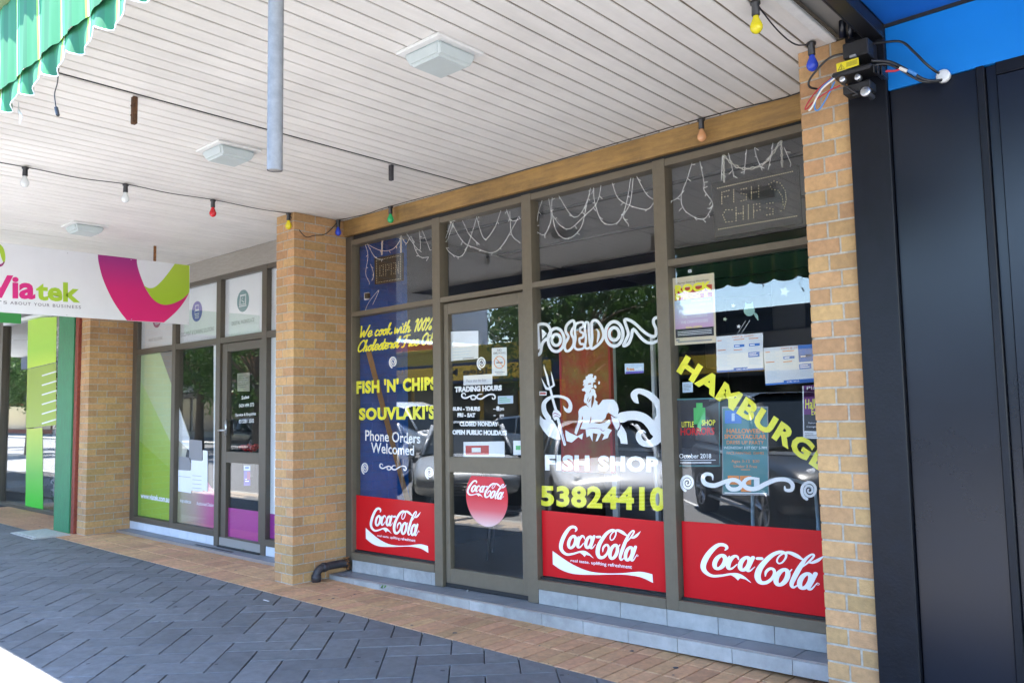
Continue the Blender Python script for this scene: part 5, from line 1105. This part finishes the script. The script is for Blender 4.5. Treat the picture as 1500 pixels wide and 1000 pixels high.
vquad('beige_film', 'beigefilm', VP[1, 0], [(257, 715), (262, 714), (278, 640), (257, 580)], YV2, clipx=(x0, x1)); vquad('grey_white_film', 'frosted', VP[1, 0], [(257, 640), (283, 665), (280, 650), (257, 582)], YV2-.0005, clipx=(x0, x1))
vquad('white_edge_film', 'frosted', VP[1, 0], [(313, 725), (318, 735), (318, 500), (313, 502)], YV2, clipx=(x0, x1)); vquad('lower_beige_film', 'beigefilm', VP[1, 0], [(257, 718), (310, 722), (290, 690), (257, 650)], YV2+.0005, clipx=(x0, x1))
bm = BM()
for q in ([(261, 719), (280, 722), (280, 688), (261, 688)], [(280, 718), (297, 720), (297, 674), (280, 673)], [(297, 718), (304, 720), (304, 660), (297, 659)]): bm.faces.new([bm.verts.new(at(*p, YV2-.0088)) for p in q])
vinyl('copier_picture', bm, 'frosted', VP[1, 0]); bm = BM()
for q in ([(262, 688), (279, 689), (279, 670), (262, 668)], [(277, 673), (296, 675), (296, 645), (277, 643)]): bm.faces.new([bm.verts.new(at(*p, YV2-.0092)) for p in q])
for y in (696, 702, 708, 714): ribbon(bm, [(282, y, .5), (295, y+1.2, .5)], PX(YV2-.0094), n=1)
ribbon(bm, [(262, 697, .5), (279, 699, .5)], PX(YV2-.0094), n=1); vinyl('copier_details', bm, 'grey', VP[1, 0])
bm = BM(); put_text(bm, 'FUJI XEROX', [(264, 736), (280, 738.5), (280, 733.5), (264, 731)], PX(.0476), .02); put_text(bm, 'Authorised Dealer', [(288, 739), (313, 742), (313, 737), (288, 734)], PX(.0476), .0); vinyl('dealer_lettering', bm, 'frosted', VP[1, 0])
rectv('magenta_foot_panel', mat('magenta_film', (.50, .035, .30), .4), VDP[1], -2.29, -1.58, .15, .475, YV2)
bm = BM()
for s, q in (('Sales', [(354, 585), (365, 583), (365, 578), (354, 580)]), ('0434 494 373', [(350, 597), (372, 595), (372, 589.5), (350, 591.5)]), ('Service & Enquiries', [(345, 611), (375, 609), (375, 603), (345, 605.5)]), ('03 5381 2502', [(350, 620), (372, 618.5), (372, 613), (350, 614.5)])): put_text(bm, s, q, PX(YV), .02)
vinyl('white_lettering', bm, 'white', VDP[0])
poster('alarm_sticker', 'narrow blue and violet sticker on the lower office door glass', [(357, 711), (366.5, 711), (366.5, 681.5), (357, 681.5)], YP, 'violet', [('paleblue', [(.0, 1, .75, 1)]), ('blueprint', [(.2, .8, .84, .94)]), ('frosted', [(.2, .8, .3, .34), (.2, .8, .2, .24)]), ('magentadark', [(.5, 1, .3, .7)])], 'sticker')
rectv('white_film', 'frosted', VP[3, 0], -1.40, -.36, .47, 2.37); rectv('magenta_film', mat('violet_magenta_film', (.36, .03, .30), .45), VP[3, 0], -1.40, -.36, .21, .469)
poster('white_notice', 'pale notice behind the upper glass of the office door', [(347.5, 573), (365.5, 573), (365.5, 545), (347.5, 547)], .4, 'beigefilm', [('textgrey', lines(.1, .9, .85, 6, .12, .03))], 'notice')
t = thing('red_flowers', 'red flowers inside the office door', 'flowers', loc=at(365, 655, .5)); bm = BM()
for i in range(26): 
    p = at(365+random.uniform(-12, 14), 656+random.uniform(-4, 4), .5)+Vector((0, random.uniform(-.05, .05), 0)); lathe(bm, p, [(.01, -.02), (.03, 0), (.02, .02)], 6)
obj('petals', bm, 'red', t); bm = BM(); p = at(365, 662, .5); lathe(bm, p-Vector((0, 0, .3)), [(.05, 0), (.07, .2), (.06, .27)], 12); obj('vase', bm, 'grey', t)
# ================================================================== THE STREET BEHIND THE CAMERA (seen in the glass)
def car(name, label, x, y, hd, paint, kind='sedan', group='vehicles parked nose in along the kerb'):
    t = thing(name, label, 'car' if kind != 'van' else 'van', group, loc=(x, y, -.13)); R3 = Matrix.Rotation(hd, 4, 'Z')
    if kind == 'suv': L_, Wd, st = 4.7, .93, [(-2.35, .45, .95, 1.0), (-2.25, .32, 1.05, 1.1), (-1.6, .28, 1.12, 1.14), (0, .26, 1.08, 1.1), (.9, .27, 1.04, 1.06), (1.6, .30, .98, 1.03), (2.15, .32, .88, .94), (2.35, .42, .7, .75)]; gh = [(-2.2, 1.15, .72, 1.12), (-1.95, 1.70, .68, 1.12), (-.6, 1.84, .68, 1.1), (.1, 1.82, .68, 1.1), (.95, 1.12, .78, 1.06)]; wr, wb = .37, 1.36
    elif kind == 'van': L_, Wd, st = 4.9, .95, [(-2.45, .45, 1.3, 1.35), (-2.4, .32, 1.35, 1.4), (0, .28, 1.35, 1.4), (1.3, .28, 1.2, 1.25), (1.9, .30, 1.0, 1.05), (2.45, .40, .8, .86)]; gh = [(-2.42, 1.4, .86, 1.36), (-2.38, 1.95, .80, 1.36), (.6, 1.95, .80, 1.36), (1.2, 1.8, .78, 1.25), (1.9, 1.06, .82, 1.05)]; wr, wb = .33, 1.45
    else: L_, Wd, st = 4.6, .89, [(-2.3, .42, .88, .92), (-2.15, .30, .98, 1.02), (-1.5, .26, 1.0, 1.04), (0, .22, .92, .95), (.9, .23, .9, .94), (1.6, .26, .82, .88), (2.1, .28, .7, .76), (2.3, .38, .56, .6)]; gh = [(-1.75, 1.04, .68, 1.02), (-1.15, 1.40, .58, .98), (-.3, 1.45, .60, .95), (.15, 1.42, .60, .95), (1.05, .93, .72, .92)]; wr, wb = .32, 1.34
    def P(a, b, c): return R3 @ Vector((a, b, c))
    def o3(n, bm, m, sm=True):
        o = obj(n, bm, m, t, sm); o.matrix_parent_inverse = Matrix.Identity(4); return o
    bm = BM(); rings = []
    for i, (sx, zb, zs, zt) in enumerate(st):
        w = Wd*(.86 if i in (0, len(st)-1) else .95 if i in (1, len(st)-2) else 1)
        rings.append([bm.verts.new(P(sx, s*a, z)) for s, a, z in [(1, 0, zb), (1, w*.9, zb), (1, w, zb+.12), (1, w, zs*.75), (1, w*.98, zs-.03), (1, w*.85, zs+.01), (1, w*.4, zt), (-1, 0, zt+.01), (-1, w*.4, zt), (-1, w*.85, zs+.01), (-1, w*.98, zs-.03), (-1, w, zs*.75), (-1, w, zb+.12), (-1, w*.9, zb)]])
    for A, B in zip(rings, rings[1:]):
        for k in range(14): bm.faces.new((A[k], A[(k+1) % 14], B[(k+1) % 14], B[k]))
    bm.faces.new(rings[0][::-1]); bm.faces.new(rings[-1]); bmesh.ops.recalc_face_normals(bm, faces=bm.faces)
    b = o3('body', bm, paint); sd = b.modifiers.new('sub', 'SUBSURF'); sd.levels = sd.render_levels = 2
    bm = BM(); rings = []
    for sx, zt, w, zb in gh: rings.append([bm.verts.new(P(sx, a, z)) for a, z in [(-Wd*.93, zb), (-w-.02, zt-.06), (-w*.7, zt), (w*.7, zt), (w+.02, zt-.06), (Wd*.93, zb)]])
    for A, B in zip(rings, rings[1:]):
        for k in range(5): bm.faces.new((A[k], A[k+1], B[k+1], B[k]))
    bm.faces.new(rings[0]); bm.faces.new(rings[-1]); bmesh.ops.recalc_face_normals(bm, faces=bm.faces); o3('windows', bm, 'carglass', False)
    bm = BM(); ro = [g_ for g_ in gh[1:-1]]; rr = [[bm.verts.new(P(sx+dx, a, z)) for a, z in [(-w-.03, zt-.07), (-w*.7, zt+.015), (w*.7, zt+.015), (w+.03, zt-.07)]] for (sx, zt, w, zb), dx in zip(ro, [-.08]+[0]*(len(ro)-2)+[.1])]
    for A, B in zip(rr, rr[1:]):
        for k in range(3): bm.faces.new((A[k], A[k+1], B[k+1], B[k]))
    o3('roof', bm, paint)
    bm = BM()
    for s in (-1, 1):
        (a0, zt0, w0, zb0), (a1, zt1, w1, zb1) = gh[-2], gh[-1]; tube(bm, [P(a1, s*Wd*.88, zb1), P(a0+.08, s*(w0+.02), zt0-.05)], .035, 6)
        (a0, zt0, w0, zb0), (a1, zt1, w1, zb1) = gh[1], gh[0]; tube(bm, [P(a1, s*Wd*.88, zb1), P(a0, s*(w0+.02), zt0-.05)], .05, 6)
        tube(bm, [P(-.25, s*(Wd*.93), 1.0 if kind != 'sedan' else .9), P(-.35, s*.66, gh[2][1]-.06)], .03, 6)
    o3('pillars', bm, paint)
    for s in (-1, 1):
        for f_ in (-1, 1):
            c = Vector((f_*wb, s*(Wd-.09), wr)); n = 24
            bm = BM(); rings = []
            for r_, d in [(wr*.66, -.1), (wr*.97, -.1), (wr, -.06), (wr, .06), (wr*.97, .10), (wr*.66, .105)]: rings.append([bm.verts.new(R3 @ (c+Vector((r_*math.cos(k*2*math.pi/n), s*d, r_*math.sin(k*2*math.pi/n))))) for k in range(n)])
            for A, B in zip(rings, rings[1:]):
                for k in range(n): bm.faces.new((A[k], A[(k+1) % n], B[(k+1) % n], B[k]))
            wh = o3('wheel', bm, 'tyre')
            bm = BM(); lathe_ = [bm.verts.new(R3 @ (c+Vector((wr*.66*math.cos(k*2*math.pi/n), s*.06, wr*.66*math.sin(k*2*math.pi/n))))) for k in range(n)]; bm.faces.new(lathe_)
            dk = obj('hub_well', bm, 'black', wh)
            bm = BM()
            for k in range(5):
                a = k*2*math.pi/5+.3
                for da in (-.16, .16): tube(bm, [R3 @ (c+Vector((0, s*.095, 0))), R3 @ (c+Vector((wr*.64*math.cos(a+da), s*.1, wr*.64*math.sin(a+da))))], .018, 5)
            tube(bm, [R3 @ (c+Vector((wr*.64*math.cos(k*2*math.pi/n), s*.1, wr*.64*math.sin(k*2*math.pi/n)))) for k in range(n)], .016, 5, closed=True)
            obj('rim', bm, 'rim', wh)
            bm = BM(); vs = [bm.verts.new(P(f_*wb+(wr+.07)*math.cos(k*math.pi/12), s*(Wd*.995+.004), wr+(wr+.07)*math.sin(k*math.pi/12))) for k in range(13)]; bm.faces.new(vs); o3('wheel_arch', bm, 'black', False)
        bm = BM(); lathe(bm, P(2.02, s*Wd*.66, st[-2][3]-.13), [(.02, -.12), (.10, -.02), (.12, .06), (.05, .12)], 12, 'x'); o3('headlight', bm, 'lamp')
        bm = BM(); lathe(bm, P(.75, s*(Wd+.1), gh[-1][1]-.0), [(.05, -.06), (.08, -.02), (.08, .03), (.05, .06)], 10, 'x'); o3('mirror', bm, paint if kind != 'suv' else 'black')
        bm = BM(); tube(bm, [P(-1.2, s*(Wd-.01), .30), P(1.2, s*(Wd-.01), .30)], .022, 6); o3('side_trim', bm, 'rim')
        if kind == 'suv': bm = BM(); tube(bm, [P(-1.8, s*.62, 1.76), P(0, s*.62, 1.80), P(.3, s*.62, 1.74)], .018, 6); o3('roof_rail', bm, 'rim')
    bm = BM(); zg = st[-2][3]-.24
    for k in range(5): tube(bm, [P(2.30-.01*k, -Wd*.5, zg-.05*k), P(2.34-.01*k, 0, zg-.05*k), P(2.30-.01*k, Wd*.5, zg-.05*k)], .014, 5)
    o3('grille', bm, 'plasticblack')
    return t
H = math.radians(45)
car('parked_car', 'dark grey sport utility car reflected in the right window', 1.62, -6.45, H, 'darkcar', 'suv')
car('parked_car', 'white sedan reflected in the middle window behind the fish shop lettering', -1.45, -5.95, H, 'whitecar', 'sedan')
car('parked_car', 'silver sedan reflected at the right edge of the door glass', -4.3, -5.8, H, 'silvercar', 'sedan')
car('parked_car', 'white car reflected at the right edge of the first window', -8.0, -6.3, H, 'whitecar', 'sedan')
car('parked_van', 'white van on the far side of the street reflected above the white car', -15.5, -13.5, 0, 'whitecar', 'van')
car('parked_car', 'silver car on the far side of the street', -10.2, -14.8, 0, 'silvercar', 'sedan')
car('parked_car', 'blue grey car parked far down the street on the other side', -27, -14.6, 0, 'darkcar', 'sedan')
# opposite side of the street
def building(name, label, x0, x1, h, m, canopy, sign, zc=3.4, win='carglass', bays_=4, text=None, sm='paper', yb=-22, text_at=0):
    t = thing(name, label, 'building', 'shops across the street', loc=((x0+x1)/2, yb-4, 0))
    box('wall', m, t, x0, x1, yb-8, yb, -.1, h, .02); box('parapet', m, t, x0-.02, x1+.02, yb-.3, yb+.08, h, h+.18, .01)
    box('canopy', canopy, t, x0+.01, x1-.01, yb+.002, yb+3.0, zc, zc+.12, .005); box('canopy_fascia', canopy, t, x0+.01, x1-.01, yb+3.002, yb+3.08, zc-.1, zc+.75, .005)
    w = (x1-x0)/bays_
    for i in range(bays_): 
        wi = box('window', 'bronze', t, x0+i*w+.15, x0+(i+1)*w-.15, yb+.002, yb+.05, .35, 2.7, .005); box('pane', win, wi, x0+i*w+.22, x0+(i+1)*w-.22, yb+.051, yb+.06, .42, 2.62)
    if text:
        s = box('sign_board', sign, t, x0+.5, x1-.5, yb+3.082, yb+3.12, zc+.02, zc+.62, .005)
        bm = BM(); vs, fs = text_mesh(text, .02); xc = text_at; tw = .36*len(text); xa, xb = xc+tw/2, xc-tw/2; V = [bm.verts.new((xa+(xb-xa)*u, yb+3.124, zc+.12+.4*v)) for u, v in vs]
        for f in fs:
            try: bm.faces.new([V[i] for i in f])
            except ValueError: pass
        obj('lettering', bm, sm, s)
    return t
building('shop_building', 'ochre two tier shop building with navy canopy across the street', -27, -12.5, 4.35, 'yelwall', 'navyfascia', 'yelwall', 2.75, text='Bridge Mall', text_at=-17.5, sm='darkprint', bays_=6)
building('shop_building', 'dark fascia shop building with a yellow food sign across the street', -12.4, 2, 4.75, 'darkfascia', 'darkfascia', 'yelwall', 2.55, text='food', text_at=-7.6, sm='darkprint', bays_=5)
building('shop_building', 'grey rendered shop building across the street at the right', 2.1, 16, 4.6, 'greywall', 'darkfascia', 'frosted', 3.1, bays_=5)
building('shop_building', 'brick red shop building far left across the street', -44, -27.1, 5.2, 'redwall', 'greywall', 'frosted', 3.0, bays_=6)
building('shop_building', 'grey building farthest down the street', -75, -44.1, 6.5, 'greywall', 'darkfascia', 'frosted', 3.0, bays_=8)
building('shop_building', 'long brick building at the very end of the street', -170, -75.1, 7.5, 'redwall', 'darkfascia', 'frosted', 3.0, bays_=14)
t = thing('rooftop_sign', 'pale 5B letters on a frame above the ochre building', 'sign', loc=(-19, -21.9, 4.5)); bm = BM(); vs, fs = text_mesh('5B', .03); V = [bm.verts.new((-18.4-1.6*u, -21.85, 4.62+1.1*v)) for u, v in vs]
for f in fs: bm.faces.new([V[i] for i in f])
o = obj('letters', bm, mat('pale_gold_paint', (.55, .45, .25), .6), t); sol = o.modifiers.new('solid', 'SOLIDIFY'); sol.thickness = .08
# one leafy crown mesh, reused
def tree_meshes(seed, n=15000, R=3.3):
    rr = random.Random(seed); bm = BM(); cl = []
    for i in range(46):
        a = rr.uniform(0, 6.28); u = rr.uniform(-1, 1); r = R*rr.uniform(.35, 1)**.6; cl.append((Vector((r*math.cos(a)*math.sqrt(1-u*u), r*math.sin(a)*math.sqrt(1-u*u), r*u*.85)), rr.uniform(.5, 1.0)))
    for i in range(n):
        c, s = rr.choice(cl); d = Vector((rr.gauss(0, 1), rr.gauss(0, 1), rr.gauss(0, .8))).normalized()*s*rr.uniform(.5, 1.05); p = c+d
        n1 = Vector((rr.gauss(0, 1), rr.gauss(0, 1), rr.gauss(0, 1))).normalized(); n2 = n1.cross(Vector((rr.gauss(0, 1), rr.gauss(0, 1), rr.gauss(0, 1)))).normalized(); l = rr.uniform(.06, .11)
        bm.faces.new([bm.verts.new(p+q) for q in (-n1*l, n2*l*.5, n1*l, -n2*l*.5)])
    crown = bpy.data.meshes.new('crown'); bm.to_mesh(crown); bm.free(); crown.materials.append(M['leaf'])
    bm = BM(); tube(bm, [(0, 0, -4.6), (.03, 0, -3.4), (-.05, .05, -2.2), (.05, 0, -1), (0, .1, .6)], [.22, .16, .14, .11, .05], 10)
    for c, s in cl[:16]: b0 = Vector((0, 0, rr.uniform(-2.4, -.6))); tube(bm, [b0, (b0+c)*.5+Vector((0, 0, .2)), c], [.07, .045, .015], 6)
    trunk = bpy.data.meshes.new('trunk'); bm.to_mesh(trunk); bm.free(); trunk.materials.append(M['bark']); return crown, trunk
TM = [tree_meshes(1), tree_meshes(2)]
for i, (x, y, s, lb) in enumerate(((-9.5, -16.2, 1.0, 'leafy street tree reflected in the middle window'), (-10.0, -19.2, .85, 'leafy street tree behind and right of the reflected tree'), (-23, -12.4, 1.0, 'street tree reflected in the office window'), (-30, -13.5, 1.15, 'large street tree reflected in the office door'), (-40, -14, 1.2, 'street tree far down the road'), (-34, -7.6, 1.0, 'street tree on the near kerb far left'), (-46, -8.4, 1.1, 'second street tree on the near kerb far left'), (-62, -9.5, 1.2, 'third street tree on the near kerb far left'))):
    t = thing('street_tree', lb, 'tree', 'street trees across the road', loc=(x, y, 4.45*s))
    for me, nm in zip(TM[i % 2], ('crown', 'trunk')):
        c = bpy.data.objects.new(nm, me); COL.objects.link(c); c.parent = t; c.rotation_euler = (0, 0, i*1.3)
    t.scale = (s, s, s)
t = thing('power_pole', 'timber power pole across the street with a cross arm', 'pole', loc=(-27.5, -17.4, 0)); bm = BM(); tube(bm, [(-27.5, -17.4, -.1), (-27.5, -17.4, 8.5)], [.15, .11], 12); obj('pole', bm, 'bark', t)
box('cross_arm', 'bark', t, -28.5, -26.5, -17.46, -17.34, 7.6, 7.75, .01); bm = BM()
for dz in (7.8, 7.2, 6.6): tube(bm, [(-120, -17.4, dz), (-60, -17.4, dz-.5), (-27.5, -17.4, dz), (5, -17.4, dz-.6), (40, -17.4, dz)], .02, 5)
obj('wires', bm, 'black', t)
